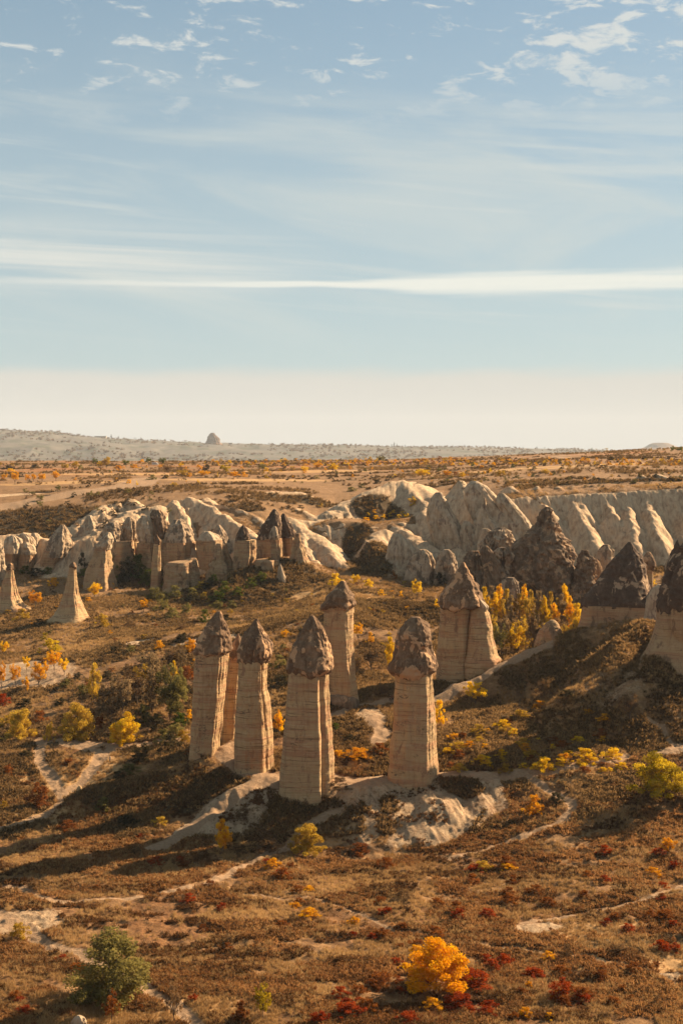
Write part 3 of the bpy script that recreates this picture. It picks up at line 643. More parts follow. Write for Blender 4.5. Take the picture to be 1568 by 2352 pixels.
# free-standing spires on the left
pillar('lone tapering spire with a tiny cap and flared foot on the left flat', 522,
  ZA([(668,650,664),(690,630,680),(712,622,690),(728,640,678)]),
  ZA([(715,622,684),(780,612,690),(850,598,698),(950,574,712),(1050,540,745),(1130,500,780)]) + Z3([(300,290,590)]), 'slab', 'tent', 1, 14, M_cap, 'tapering spires on the left', drop=10, name='rock_spire', cat='rock spire')
pillar('tapering spire at the left edge of the picture with a sunlit fluted side', 545,
  ZA([(678,82,106),(705,66,118),(735,58,124),(745,75,110)]),
  ZA([(735,64,120),(790,50,130),(850,28,145),(950,0,165),(1040,-40,215),(1090,-60,280)]), 'slab', 'tent', 1, 15, M_cap, 'tapering spires on the left', drop=12, name='rock_spire', cat='rock spire')
pillar('thin stained needle rock in front of the cliff, small pointed cap', 578,
  ZB([(423,56,68),(455,46,88),(485,44,106),(505,40,100),(518,50,88)]),
  ZB([(505,35,95),(600,25,98),(700,16,102),(800,12,105),(860,14,106)]), 'slab', 'tent', 1, 16, M_cap, 'small capped rock needles', name='rock_spire', cat='rock spire', drop=20)
# left cliff cluster
C1 = [
 ('grey-fronted tent rock at the left end of the cliff', 612, ZA([(335,545,580),(380,520,605),(450,465,635),(540,430,650),(620,400,640)]), M_stain, ZA([(560,415,640),(640,380,600),(700,372,560)])),
 ('white folded tent rock left of the centre of the left cliff', 620, ZA([(250,785,820),(320,755,870),(400,710,895),(480,670,890),(560,640,870)]), M_white, ZA([(540,640,860),(620,620,850)])),
 ('smooth white peak above the folded tent rock', 628, ZA([(230,910,938),(300,880,962),(380,860,975),(450,860,985)]), M_white, None),
 ('white rounded knob leaning on the grey-fronted tent rock', 616, ZA([(430,590,625),(470,560,645),(520,545,650),(570,560,640)]), M_white, None),
 ('rounded shoulder rock above the standing hooded rock', 610, ZA([(310,985,1035),(350,950,1070),(420,915,1090),(500,900,1100)]), M_stain, ZA([(480,920,1200),(560,900,1210),(600,880,1205)])),
 ('hooded standing rock with a bright lit flank below the white cliff', 597, ZA([(402,960,990),(430,925,1000),(480,890,1010),(530,860,1000),(555,880,985)]), M_white, ZA([(545,850,985),(620,828,1000),(700,795,1012),(750,775,1022)])),
 ('egg-shaped stained rock, left one of the pair hanging over the dark hollow', 607, ZA([(262,1148,1176),(300,1118,1208),(380,1102,1226),(450,1104,1222),(500,1125,1205)]), M_stain, ZA([(490,1100,1240),(560,1100,1240),(590,1110,1240)])),
 ('pale egg-shaped rock, right one of the pair hanging over the dark hollow', 607, ZA([(250,1275,1325),(290,1248,1350),(370,1238,1378),(450,1244,1386),(505,1268,1366)]), M_white, ZA([(495,1235,1390),(560,1230,1400),(590,1240,1400)])),
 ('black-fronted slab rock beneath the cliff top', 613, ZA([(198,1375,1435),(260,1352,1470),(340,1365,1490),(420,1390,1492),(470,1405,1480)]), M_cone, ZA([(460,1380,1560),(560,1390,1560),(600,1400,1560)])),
 ('broad dark-topped dome over red-streaked banded cliff', 605, ZB([(288,230,290),(330,190,335),(390,160,372),(450,140,396),(490,130,402)]), M_stain, ZB([(485,112,406),(600,110,410),(700,118,412),(800,120,415)])),
 ('pale blocky buttress right of the dark-topped dome', 600, ZB([(392,490,540),(430,448,608),(475,428,640)]), M_white, ZB([(465,424,650),(560,420,668),(680,430,735),(800,440,745)])),
 ('shark-fin rock behind the blocky buttress', 612, ZB([(335,600,625),(390,575,660),(460,560,700),(560,560,740),(700,560,750)]), M_stain, None),
 ('low square-cut banded rock like a sofa at the foot of the cliff', 588, ZB([(632,370,408),(650,332,414),(668,180,418),(700,150,424),(770,130,432),(835,130,436)]), M_low, None),
 ('grooved banded buttress in front of the blocky one', 593, ZB([(500,600,640),(560,580,665),(640,560,690),(740,520,735),(820,510,740)]), M_low, None),
 ('thin crooked finger rock beside the buttress', 594, ZB([(498,674,688),(560,668,702),(630,685,725),(690,700,744)]), M_low, None),
 ('small dark-tipped cone on a wide square buttress', 592, ZB([(338,828,842),(380,800,868),(430,778,890),(480,766,900)]), M_capd, ZB([(470,764,948),(600,755,952),(740,738,925),(850,700,860)])),
 ('tallest dark twin peak, left one, above the central hillside', 600, ZB([(193,1108,1126),(250,1068,1155),(340,1018,1178),(420,985,1180),(465,962,1172)]), M_capd, ZB([(455,958,1180),(560,955,1180),(680,940,1185)])),
 ('tallest dark twin peak, right one, above the central hillside', 603, ZB([(233,1188,1204),(290,1156,1236),(370,1142,1280),(450,1150,1306)]), M_capd, ZB([(445,1165,1312),(600,1172,1335),(780,1200,1350)])),
 ('small capped column in front of the twin peaks', 590, ZB([(348,1108,1128),(390,1086,1148),(440,1070,1162),(468,1075,1158)]), M_stain, ZB([(460,1066,1158),(560,1080,1168),(650,1090,1172)])),
 ('sharp lit column stepping down right of the twin peaks', 594, ZB([(413,1305,1348),(450,1290,1352),(600,1262,1400),(700,1240,1440),(790,1225,1465)]), M_low, None),
 ('pale wedge of rock leaning on the hillside below the twin peaks', 574, ZB([(683,1160,1171),(740,1150,1190),(810,1148,1212),(880,1160,1235)]), M_white, None),
 ('pale shelf of rock under the small capped column', 588, ZB([(645,960,1150),(660,940,1162),(700,940,1165)]), M_low, None),
 ('white dome with a banded foot near the left edge', 606, ZA([(488,222,248),(520,200,290),(570,186,314),(600,184,318)]), M_white, ZA([(590,182,318),(680,168,312)])),
 ('smooth white hump at the left edge beside the dome', 612, ZA([(428,95,135),(470,55,190),(530,30,215),(590,15,225)]), M_white, ZA([(580,10,200),(640,0,190)])),
 ('small white hump behind the white dome', 622, ZA([(413,195,245),(450,182,300),(500,180,320)]), M_white, None),
 ('white hump beside the orange bush on the left', 622, ZA([(408,290,330),(450,275,362),(500,265,365)]), M_white, None),
 ('little stacked white rock in front of the grey-fronted tent rock', 601, ZA([(503,575,598),(540,555,618),(565,560,612),(600,575,632),(640,540,632),(720,480,640)]), M_white, None),
 ('cut-off pale rock at the very left edge below the hump', 600, ZA([(500,-30,15),(540,-50,28),(600,-60,38),(660,-60,40)]), M_white, None),
]
for i, (lb, d, rows, m, lo) in enumerate(C1):
    cone(lb, d - 12 if d < 598 else d + (-3, 3, 6, 0)[i % 4], rows, m, 'tent' if i % 3 else 'groove', 1.3, 100 + i, lower=lo, n=76)
G4 = 'weathered crags right of centre'
C2 = [
 ('pale crag with a pointed brown top beside the terrace of yellow bushes', 606, ZC([(268,1215,1262),(330,1165,1305),(430,1135,1360),(540,1140,1425),(640,1165,1470),(730,1185,1500)]), M_white),
 ('swirled pale dome above the dark shaded trees', 578, ZC([(778,1055,1125),(830,1015,1185),(920,965,1222),(1020,930,1230),(1100,920,1240)]), M_stain),
 ('broad smooth pale slope rock below the terrace', 590, ZC([(640,850,900),(720,790,990),(820,770,1060),(920,745,1070),(1000,735,1060)]), M_white),
 ('smooth rounded boulder rock left of the pale cliff', 602, ZC([(528,1465,1515),(570,1440,1550),(640,1430,1570),(700,1440,1580)]), M_white),
 ('rounded stained crag right of the swirled dome', 574, ZC([(780,1280,1330),(830,1250,1370),(920,1220,1400),(1020,1200,1410)]), M_stain),
 ('tall pale tent rock at the left end of the right cliff', 612, ZE([(208,140,185),(250,105,255),(330,98,330),(430,130,440),(520,160,560)]), M_white),
 ('pale tent rock with a needle tip in front of the taller one', 604, ZE([(318,218,232),(380,198,248),(450,168,285),(530,150,350)]), M_white),
 ('ribbed pale tent rock right of the needle-tipped one', 606, ZE([(290,320,360),(350,300,425),(430,345,495),(520,380,560),(560,400,575)]), M_white),
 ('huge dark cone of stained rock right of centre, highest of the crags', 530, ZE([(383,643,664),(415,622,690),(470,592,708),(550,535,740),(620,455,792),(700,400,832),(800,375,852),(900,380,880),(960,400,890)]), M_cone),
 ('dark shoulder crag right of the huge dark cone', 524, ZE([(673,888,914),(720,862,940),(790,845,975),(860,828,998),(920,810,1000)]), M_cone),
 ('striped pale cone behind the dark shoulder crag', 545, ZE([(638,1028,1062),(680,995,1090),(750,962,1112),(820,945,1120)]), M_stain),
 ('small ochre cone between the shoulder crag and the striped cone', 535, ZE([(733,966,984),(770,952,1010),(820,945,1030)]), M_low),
 ('craggy dark hump left of the huge dark cone', 522, ZE([(680,130,200),(730,100,245),(820,75,285),(920,60,310)]), M_cone),
 ('leaning crag with a bright lit edge in front of the dark hump', 518, ZE([(645,228,246),(690,205,285),(760,215,330),(850,240,378),(900,260,392)]), M_cone),
 ('egg-shaped rock wedged against the huge dark cone', 522, ZE([(655,330,370),(700,300,395),(760,300,402),(820,330,395)]), M_stain),
 ('small grooved crag behind the poplar tops', 505, ZE([(858,380,430),(900,355,455),(960,350,468),(1020,360,475)]), M_stain),
 ('low brown saddle rock left of the huge dark cone', 548, ZE([(522,325,360),(560,275,395),(610,225,415),(670,200,430)]), M_stain),
 ('small round pale boulder below the needle-tipped tent rock', 590, ZE([(528,212,250),(550,196,270),(590,190,280)]), M_white),
]
for i, (lb, d, rows, m) in enumerate(C2):
    big = 'huge' in lb
    cone(lb, d, rows, m, ('tent', 'groove', 'tent', 'slab')[i % 4], .75 if big else .85, 200 + i, name='rock_crag', cat='crag', grp=G4, n=170 if big else 84, amp=2.2 if big else .9, flute=1.4 if big else .6, sharp=1.1 if big else .55 if m in (M_cone, M_stain) else .2)
cone('small stub of banded rock at the end of the left spur beside the path', 322, [(1805,180,186),(1812,177,191),(1835,175,192),(1850,172,194)], M_shaft, 'slab', .8, 300, name='rock_stub', cat='rock', grp=None, drop=10, flute=.05, amp=.1, sharp=.05, spread=1)
cone('pale rounded boulder cut by the bottom edge of the picture', 203, [(2332,178,186),(2338,170,195),(2350,163,200)], M_white, 'tent', .8, 301, name='boulder', cat='boulder', grp=None, drop=8, flute=.05, amp=.15, sharp=.1, spread=1)
cone('blocky castle rock standing alone on the hazy skyline', 10300, [(994,488,490),(998,484,493),(1003,479,498),(1009,477,503),(1016,475,505),(1023,473,510)], M_cone, 'groove', .8, 302, name='castle_rock', cat='rock', grp=None, drop=10, flute=6, amp=9, sharp=10, spread=0)
cone('flat-topped blue mesa far away at the right of the skyline', 16500, [(1017,1500,1530),(1020,1492,1538),(1028,1478,1560),(1034,1460,1585)], M_cone, 'round', 1, 303, name='mesa', cat='hill', grp=None, drop=10, flute=10, amp=14, sharp=6, spread=0)

# ------------------------------------------------------------------ plants
def leafmat(name, c1, c2, trans=.45, inst=False):
    m, t = mat(name)
    a = t.attr('tint').outputs['Fac']; oi = t.new('ShaderNodeObjectInfo')
    r = t.attr('hue', 'INSTANCER').outputs['Fac'] if inst else oi.outputs['Random']
    k = t.math('ADD', t.math('MULTIPLY', a, .6), t.math('MULTIPLY', r, .4))
    c = t.mix(t.smooth(k, .15, .85), c1, c2)
    d = t.new('ShaderNodeBsdfDiffuse'); c = t.mix(1.0, c, (.84, .80, .75), 'MULTIPLY'); t.put(d.inputs[0], c)
    tr_ = t.new('ShaderNodeBsdfTranslucent'); t.put(tr_.inputs[0], c)
    mx = t.new('ShaderNodeMixShader'); mx.inputs[0].default_value = trans
    t.l.new(d.outputs[0], mx.inputs[1]); t.l.new(tr_.outputs[0], mx.inputs[2])
    o = t.new('ShaderNodeOutputMaterial'); t.l.new(mx.outputs[0], o.inputs[0]); return m
LM = {
 'gold': leafmat('gold_leaves', (.80, .36, .008), (1.0, .70, .02)),
 'yellow': leafmat('yellow_leaves', (.66, .40, .015), (.95, .68, .03)),
 'dull': leafmat('dull_yellow_leaves', (.34, .20, .028), (.68, .46, .055)),
 'orange': leafmat('orange_leaves', (.66, .29, .012), (.90, .52, .02)),
 'russet': leafmat('russet_leaves', (.20, .065, .018), (.34, .12, .025)),
 'red': leafmat('red_leaves', (.22, .030, .010), (.42, .075, .014)),
 'green': leafmat('green_leaves', (.060, .085, .016), (.17, .18, .025)),
 'lime': leafmat('yellow_green_leaves', (.26, .20, .012), (.84, .60, .03)),
 'olive': leafmat('grey_olive_leaves', (.11, .095, .030), (.33, .28, .085)),
 'dark': leafmat('dark_scrub_leaves', (.045, .040, .020), (.10, .075, .035)),
 'brown': leafmat('brown_twig_leaves', (.12, .072, .036), (.27, .165, .080)),
 'tan': leafmat('pale_dry_leaves', (.22, .15, .075), (.36, .25, .13)),
}
M_bark, t = mat('bark'); finish(t, t.ramp(t.noise(pos(t), 3, 4), [(.3, (.05, .035, .024)), (.7, (.13, .095, .068))]), .95)

def crown_mesh(name, m, n, shape='round', leaf=.05, seed=0, clumps=26, gap=.0):
    """unit crown: width 1 (x,y in -.5..5), height 0..1; leaf faces gathered in clumps"""
    r = np.random.default_rng(seed)
    c = r.normal(size=(clumps * 3, 3)); c /= np.linalg.norm(c, axis=1)[:, None]; c *= (r.random((len(c), 1)) ** .45)
    if shape == 'round': c = c[:clumps] * (.40, .40, .40); c[:, 2] += .52; rad = r.uniform(.10, .17, clumps)
    elif shape == 'bush': c = c[np.abs(c[:, 2]) < .98][:clumps]; c = np.abs(c) * np.sign(c) * (.40, .40, .42); c[:, 2] = np.abs(c[:, 2]) * 1.75 + .08; c[:, :2] *= (1.18 - .42 * c[:, 2:3]); rad = r.uniform(.09, .16, clumps)
    elif shape == 'tall': c = c[:clumps] * (.36, .36, .46); c[:, 2] += .5; c[:, :2] *= np.sqrt(np.clip(1.15 - np.abs(c[:, 2:3] - .42) * 1.6, .1, 1)); rad = r.uniform(.05, .10, clumps) * 1.6
    elif shape == 'wide': c = c[:clumps] * (.42, .42, .34); c[:, 2] = c[:, 2] + .45; rad = r.uniform(.08, .14, clumps)
    else: c = c[:clumps] * (.40, .40, .42); c[:, 2] += .5; rad = r.uniform(.07, .15, clumps)
    rad = rad * (.78 if clumps > 50 else .74 if clumps > 30 else .9)
    k = len(c); w = rad ** 2; ci = r.choice(k, n, p=w / w.sum())
    v = r.normal(size=(n, 3)); v /= np.linalg.norm(v, axis=1)[:, None]
    pt = c[ci] + v * rad[ci][:, None] * (r.random((n, 1)) ** .4) * (1, 1, .8)
    pt[:, 2] = np.clip(pt[:, 2], .0, 1.1)
    nrm = v * .6 + r.normal(size=(n, 3)) * .6 + (0, 0, .35); nrm /= np.linalg.norm(nrm, axis=1)[:, None]
    a = np.cross(nrm, r.normal(size=(n, 3))); a /= np.linalg.norm(a, axis=1)[:, None]; b = np.cross(nrm, a)
    s = leaf * r.uniform(.6, 1.3, (n, 1))
    Vv = np.stack([pt - a * s, pt - b * s * .6, pt + a * s, pt + b * s * .6], 1).reshape(-1, 3)
    Qq = np.arange(4 * n).reshape(-1, 4)
    tint = np.clip(r.random(k)[ci] * .7 + r.random(n) * .3, 0, 1)
    me = bpy.data.meshes.new(name); fill(me, Vv, Qq, False); me.materials.append(m); fattr(me, 'tint', np.repeat(tint, 4)); return me
def tube(V, Q, a, b, r0, r1, n=5):
    a = np.array(a, float); b = np.array(b, float); dr = b - a; dr /= np.linalg.norm(dr) + 1e-9
    u = np.cross(dr, (.3, .9, .2)); u /= np.linalg.norm(u); w = np.cross(dr, u); base = len(V)
    for p, r in ((a, r0), (b, r1)):
        for i in range(n):
            th = 2 * math.pi * i / n; V.append(p + (u * math.cos(th) + w * math.sin(th)) * r)
    for i in range(n): Q.append((base + i, base + (i + 1) % n, base + n + (i + 1) % n, base + n + i))
def trunk_mesh(seed, shape='round', bare=False):
    r = random.Random(seed); V, Q = [], []
    th = .35 if shape in ('round', 'wide') else .8
    tube(V, Q, (0, 0, -.12), (.01, 0, .12), .028, .022); tube(V, Q, (.01, 0, .12), (0, .02, th), .022, .013)
    def branch(p, dr, L, rad, lv):
        e = [p[i] + dr[i] * L for i in range(3)]; tube(V, Q, p, e, rad, rad * .55, 4)
        if lv > 0:
            for _ in range(4 if bare else 3):
                nd = [dr[0] + r.uniform(-.8, .8), dr[1] + r.uniform(-.8, .8), dr[2] + r.uniform(-.25, .6)]; q = math.sqrt(sum(x * x for x in nd))
                f = r.uniform(.45, 1); branch([p[i] + dr[i] * L * f for i in range(3)], [x / q for x in nd], L * .62, rad * .55, lv - 1)
    for i in range(7 if bare else 5):
        a = 2 * math.pi * i / 5 + r.uniform(-.4, .4); up_ = r.uniform(.7, 1.6) if shape != 'tall' else 2.5; q = math.sqrt(1 + up_ * up_)
        branch((0, 0.01, th * r.uniform(.25, .98)), (math.cos(a) / q, math.sin(a) / q, up_ / q), .30, .012, 3 if bare else 1)
    me = bpy.data.meshes.new('trunk'); fill(me, np.array(V), np.array(Q), True); me.materials.append(M_bark); return me
_cr = {}
def crown(kind, shape, big, seed):
    key = (kind, shape, big, seed)
    if key not in _cr:
        n = {0: 520, 1: 2800, 2: 14000}[big]; lf = {0: .050, 1: .025, 2: .0155}[big]
        if kind in ('brown',): n = int(n * .6)
        _cr[key] = crown_mesh('crown', LM[kind], n, shape, lf, seed * 13 + hash(shape) % 7 if False else seed * 13 + len(shape), {0: 16, 1: 44, 2: 70}[big])
    return _cr[key]
TR = {(s, b): trunk_mesh(3 + i, s, b) for i, (s, b) in enumerate([('round', False), ('tall', False), ('wide', False), ('round', True), ('loose', False)])}
LAND = [('the leftmost pillar', 485, 1600), ('the central pillar', 705, 1640), ('the hooded pillar', 950, 1620), ('the double pillar', 1070, 1450), ('the rear pillar', 785, 1480),
        ('the dark pyramid rock', 1430, 1340), ('the huge dark cone', 1255, 1270), ('the twin dark peaks', 640, 1220), ('the tapering spire', 170, 1370), ('the left edge spire', 22, 1340),
        ('the left path junction', 140, 1820), ('the poplar grove', 1230, 1400), ('the orchard', 90, 1540), ('the big yellow bush', 1000, 2210), ('the big olive bush', 250, 2210),
        ('the large green bush', 1508, 1775), ('the white rock patch', 1240, 2130), ('the pale badland fins', 950, 1880), ('the castle rock', 490, 1030), ('the left cliff', 330, 1180),
        ('the right cliff', 1400, 1130), ('the dome crag', 905, 1120), ('the plateau road', 200, 1135), ('the small gold tree', 515, 1920), ('the left skyline hills', 80, 1050), ('the far plateau edge', 800, 1062), ('the skyline van', 1458, 1045)]
def where(X, Y):
    q = min(LAND, key=lambda q: math.hypot(q[1] - X, (q[2] - Y) * 1.3)); dx_, dy_ = X - q[1], Y - q[2]
    h_ = 'left of' if dx_ < 0 else 'right of'; v_ = 'above' if dy_ < 0 else 'below'
    if abs(dx_) > abs(dy_) * 2.2: return f'{h_} {q[0]}'
    if abs(dy_) > abs(dx_) * 2.2: return f'{v_} {q[0]}'
    return f"{v_} and {h_.replace(' of', '')} of {q[0]}"
WORD = {'gold': 'bright golden', 'yellow': 'yellow', 'dull': 'dull yellow', 'orange': 'orange', 'russet': 'russet', 'red': 'deep red', 'green': 'green', 'lime': 'yellow-green', 'olive': 'grey-olive', 'dark': 'dark', 'brown': 'brown leafless', 'tan': 'straw-coloured'}
_n = [0]
def plant(X, Y, w, h, kind='yellow', shape='round', label=None, grp=None, tree=None, dmin=0, dmax=1e9, name=None, at=None, big=None):
    """w, h in working-frame units at the place where the plant stands"""
    _n[0] += 1; g = at or ground(X, Y, dmin, dmax); k = g[1] / F
    if big is None: big = 2 if w > 85 and g[1] < 400 else (1 if w > 24 else 0)
    tree = (h > 24 and shape != 'bush') if tree is None else tree
    nm = name or ({'tall': 'poplar'}.get(shape, 'tree') if tree else 'shrub')
    nm = {'tree': 'autumn_tree'}.get(nm, nm)
    if nm == 'shrub' and not name: nm = {'red': 'red_shrub', 'russet': 'red_shrub', 'yellow': 'yellow_bush', 'gold': 'yellow_bush', 'dull': 'yellow_bush', 'orange': 'orange_bush'}.get(kind, 'shrub')
    lb = label or f"{'small ' if w < 26 else ''}{WORD[kind]} {'poplar' if nm == 'poplar' else 'tree' if tree else 'shrub'} {where(X, Y)}"
    sd_ = (_n[0] % 3) + 1 if big < 2 else _n[0] % 5
    cm = crown(kind, shape, big, sd_)
    r = random.Random(_n[0]); rot = r.uniform(0, 6.28)
    W_, H_ = w * k, h * k
    if tree:
        o = thing(nm, lb, 'tree', grp or 'autumn trees', (g[0], g[1], g[2] - .1)); o.scale = (W_, W_, H_)
        o.rotation_euler = (0, 0, rot)
        lift = .16 if shape in ('round', 'wide') else .05
        c = bpy.data.objects.new('crown', cm); c.parent = o; c.location = (0, 0, lift); c.scale = (1, 1, 1 - lift); COL.objects.link(c)
        tm = TR[('round', True)] if kind == 'brown' else TR.get((shape, False), TR[('loose', False)])
        tz_ = .55 if shape == 'bush' else .9
        tk = bpy.data.objects.new('trunk', tm); tk.parent = o; tk.scale = (tz_, tz_, tz_); COL.objects.link(tk)
    else:
        o = bpy.data.objects.new(nm, cm); COL.objects.link(o); o.location = (g[0], g[1], g[2] - .08 * H_); o.scale = (W_, W_, H_ * 1.06); o.rotation_euler = (0, 0, rot)
        o['label'] = lb; o['category'] = 'shrub'; o['group'] = grp or 'autumn shrubs'
    if not label: o['_x'] = X
    return o
# --- the foreground
plant(252, 2302, 225, 200, 'olive', 'bush', 'big grey-olive willow bush in the lower left foreground', tree=True, name='willow_bush')
plant(1000, 2278, 190, 150, 'gold', 'bush', 'big golden-yellow bush in the lower right foreground', tree=True, name='yellow_bush')
plant(1508, 1830, 150, 124, 'lime', 'bush', 'large yellow-green bush at the right edge above the red slope', tree=True, name='green_bush')
plant(513, 1957, 50, 80, 'gold', 'loose', 'small bright golden tree standing alone below the left pillars', tree=True, big=2)
plant(706, 1962, 92, 85, 'dull', 'bush', 'ochre and olive shrub beside the pale fins, in front of the central pillar', big=2, tree=True, name='shrub')
for a in [(603,2338,50,95,'lime','loose',1),(400,2350,55,110,'brown','loose',1),(257,2350,50,85,'russet','loose',1),(553,2350,55,65,'russet','bush',0),(48,2158,56,55,'dull','bush',1),
          (1532,1965,50,52,'orange','wide',1),(1463,1920,72,48,'brown','bush',0),(600,1955,100,80,'brown','bush',0),(88,1852,75,72,'russet','bush',0),(1225,1868,62,55,'orange','bush',0),
          (1278,1845,44,36,'dark','bush',0),(1108,2002,54,36,'dull','bush',0),(1258,2205,44,26,'orange','bush',0),(1302,2200,40,48,'brown','bush',0),(1290,2292,80,62,'red','bush',0),
          (1250,1600,42,48,'brown','round',1),(1445,1650,60,62,'brown','round',1),(560,1880,60,40,'brown','bush',0),(1010,1668,38,75,'gold','bush',1),(1092,1622,66,70,'gold','wide',1),
          (640,1702,36,78,'gold','round',1),(780,1812,80,34,'brown','bush',0),(150,1905,60,30,'russet','bush',0),(290,1900,70,40,'dark','bush',0),(240,1860,60,36,'olive','bush',0),(365,1895,44,30,'dull','bush',0)]:
    X, Y, w, h, kd, sh, trr = a
    plant(X, Y, w, h, kd, sh, tree=bool(trr), big=1 if w > 30 else None)
for X, Y, w, h, kd in [(1085,2262,110,48,'red'),(1060,2315,120,40,'red'),(880,2262,90,40,'russet'),(800,2335,95,45,'red'),(780,2290,60,30,'red'),(940,2345,80,30,'red'),(735,2352,70,40,'red'),
   (990,2320,70,36,'orange'),(1290,2235,50,26,'russet'),(1130,2225,50,30,'red'),(1100,1690,56,34,'dull'),(1150,1672,52,28,'yellow'),(1195,1650,54,28,'dull'),(1240,1628,50,24,'orange'),
   (1050,1720,52,26,'dull'),(1108,1758,64,34,'yellow'),(1180,1692,44,24,'yellow'),(1243,1768,66,44,'yellow'),(1212,1742,40,24,'dull'),(1340,1752,72,44,'yellow'),(1402,1742,58,38,'yellow'),
   (1296,1748,50,26,'orange'),(1160,1772,44,26,'dull'),(1050,1770,50,24,'dull'),(1270,1705,44,20,'russet'),(1380,1690,44,22,'russet'),(1305,1600,50,24,'dark'),(820,1742,84,34,'orange'),
   (870,1728,50,28,'russet'),(780,1738,44,22,'orange'),(330,1745,80,50,'dark'),(390,1728,70,55,'dark'),(300,1775,60,30,'olive'),(420,1705,46,40,'dull'),(270,1790,50,24,'dark'),(440,1735,40,30,'russet'),
   (20,1780,36,34,'russet'),(12,1860,34,26,'dull'),(1040,1700,40,24,'orange'),(1120,1640,40,20,'brown'),(190,1755,40,18,'brown'),(60,1740,50,22,'dark'),(160,1755,44,20,'russet')]:
    plant(X, Y, w, h, kd, 'bush', big=1)
# --- left middle ground
for X, Y, w, h, kd, sh in [(45,1698,96,92,'dull','bush'),(178,1694,100,100,'dull','bush'),(116,1698,36,55,'dull','bush'),(290,1704,88,82,'yellow','bush'),(215,1618,46,105,'dull','tall'),
   (350,1640,84,145,'tan','tall'),(392,1655,92,140,'olive','loose'),(315,1625,76,100,'brown','round'),(282,1645,72,104,'tan','round'),(330,1600,70,90,'dull','loose'),(410,1668,56,46,'green','bush'),(255,1665,44,60,'brown','round'),
   (36,1578,34,62,'orange','round'),(90,1582,48,68,'orange','round'),(4,1590,26,76,'orange','round'),(125,1540,46,54,'gold','round'),(148,1550,30,42,'gold','round'),(118,1500,64,46,'lime','bush'),
   (104,1470,28,22,'lime','bush'),(10,1508,26,40,'gold','round'),(60,1600,22,50,'orange','round'),(105,1560,22,44,'orange','round'),(62,1545,24,44,'gold','round'),(236,1442,44,46,'dull','bush'),
   (218,1376,36,44,'gold','round'),(225,1348,32,28,'orange','bush'),(82,1398,42,46,'orange','round'),(50,1424,52,34,'dull','bush'),(122,1346,30,30,'orange','bush'),(330,1406,28,34,'orange','round'),
   (470,1430,38,40,'green','bush'),(368,1492,32,32,'orange','bush'),(438,1496,42,42,'orange','bush'),(370,1402,48,50,'olive','bush'),(395,1420,44,36,'olive','bush'),(430,1412,40,38,'olive','bush'),
   (415,1352,84,44,'olive','bush'),(450,1385,60,34,'dark','bush'),(500,1400,44,28,'olive','bush'),(530,1398,36,24,'olive','bush'),(490,1340,28,32,'green','bush'),(465,1350,40,24,'dull','bush'),
   (395,1542,44,60,'brown','round'),(432,1560,56,46,'russet','bush'),(425,1600,44,40,'dark','bush'),(400,1585,30,70,'yellow','tall'),(180,1480,30,18,'brown','bush'),(265,1500,44,22,'dark','bush'),
   (640,1530,52,34,'olive','bush'),(640,1578,66,44,'dark','bush'),(655,1462,30,22,'orange','bush'),(470,1375,30,20,'dull','bush'),(350,1560,50,40,'brown','bush'),(140,1620,40,24,'dark','bush'),(60,1625,70,26,'dark','bush'),
   (10,1620,36,40,'red','bush'),(360,1660,50,30,'olive','bush'),(435,1660,30,40,'orange','bush')]:
    plant(X, Y, w, h, kd, sh)
for X, Y, w, h in [(455,1338,24,34),(528,1345,26,40),(190,1300,26,40),(352,1338,20,50),(600,1335,40,30),(575,1350,40,30),(620,1300,20,24),(222,1322,44,50),(245,1334,56,70),(268,1325,60,74),(292,1338,62,80),(318,1330,60,74),(340,1344,52,56),(385,1352,44,30),(60,1318,44,24),(85,1322,50,26),(110,1318,36,22),(20,1320,40,22),(195,1326,40,30),(480,1352,46,30),(515,1362,48,36),(545,1368,40,30),(440,1340,40,26)]:  # tall dark ones in the cliff hollow also draw its shade
    plant(X, Y, w, h, 'dark' if w % 4 else 'green', 'bush')
for X, Y, w, h, kd, sh in [(362,1600,56,90,'tan','tall'),(335,1560,60,70,'tan','round'),(405,1690,60,40,'olive','bush'),(375,1710,60,46,'olive','bush'),(250,1625,50,64,'tan','loose'),(190,1600,40,40,'olive','bush'),(440,1380,50,40,'olive','bush'),(360,1380,60,46,'olive','bush'),(500,1380,50,30,'green','bush'),(400,1375,56,40,'olive','bush'),(150,1580,44,30,'olive','bush'),(300,1500,36,26,'olive','bush'),(415,1540,40,60,'tan','loose'),(205,1650,60,60,'brown','bush'),(232,1672,44,40,'russet','bush'),(270,1600,50,50,'brown','bush'),(300,1570,60,50,'brown','round'),(330,1660,60,60,'olive','bush'),(365,1680,50,36,'dark','bush'),(300,1665,44,40,'brown','bush'),
   (150,1660,50,40,'brown','bush'),(90,1660,60,36,'russet','bush'),(20,1665,50,36,'dull','bush'),(355,1590,50,70,'dull','tall'),(412,1610,46,70,'olive','round'),(250,1560,40,30,'dark','bush'),(330,1530,50,30,'dark','bush'),(200,1580,30,26,'russet','bush'),(240,1520,40,24,'brown','bush'),
   (180,1560,34,22,'dark','bush'),(90,1440,40,24,'dark','bush'),(300,1440,40,22,'brown','bush'),(420,1450,50,26,'brown','bush'),(520,1430,44,24,'dark','bush'),(560,1410,40,22,'brown','bush'),(420,1475,50,30,'dark','bush')]:
    plant(X, Y, w, h, kd, sh)
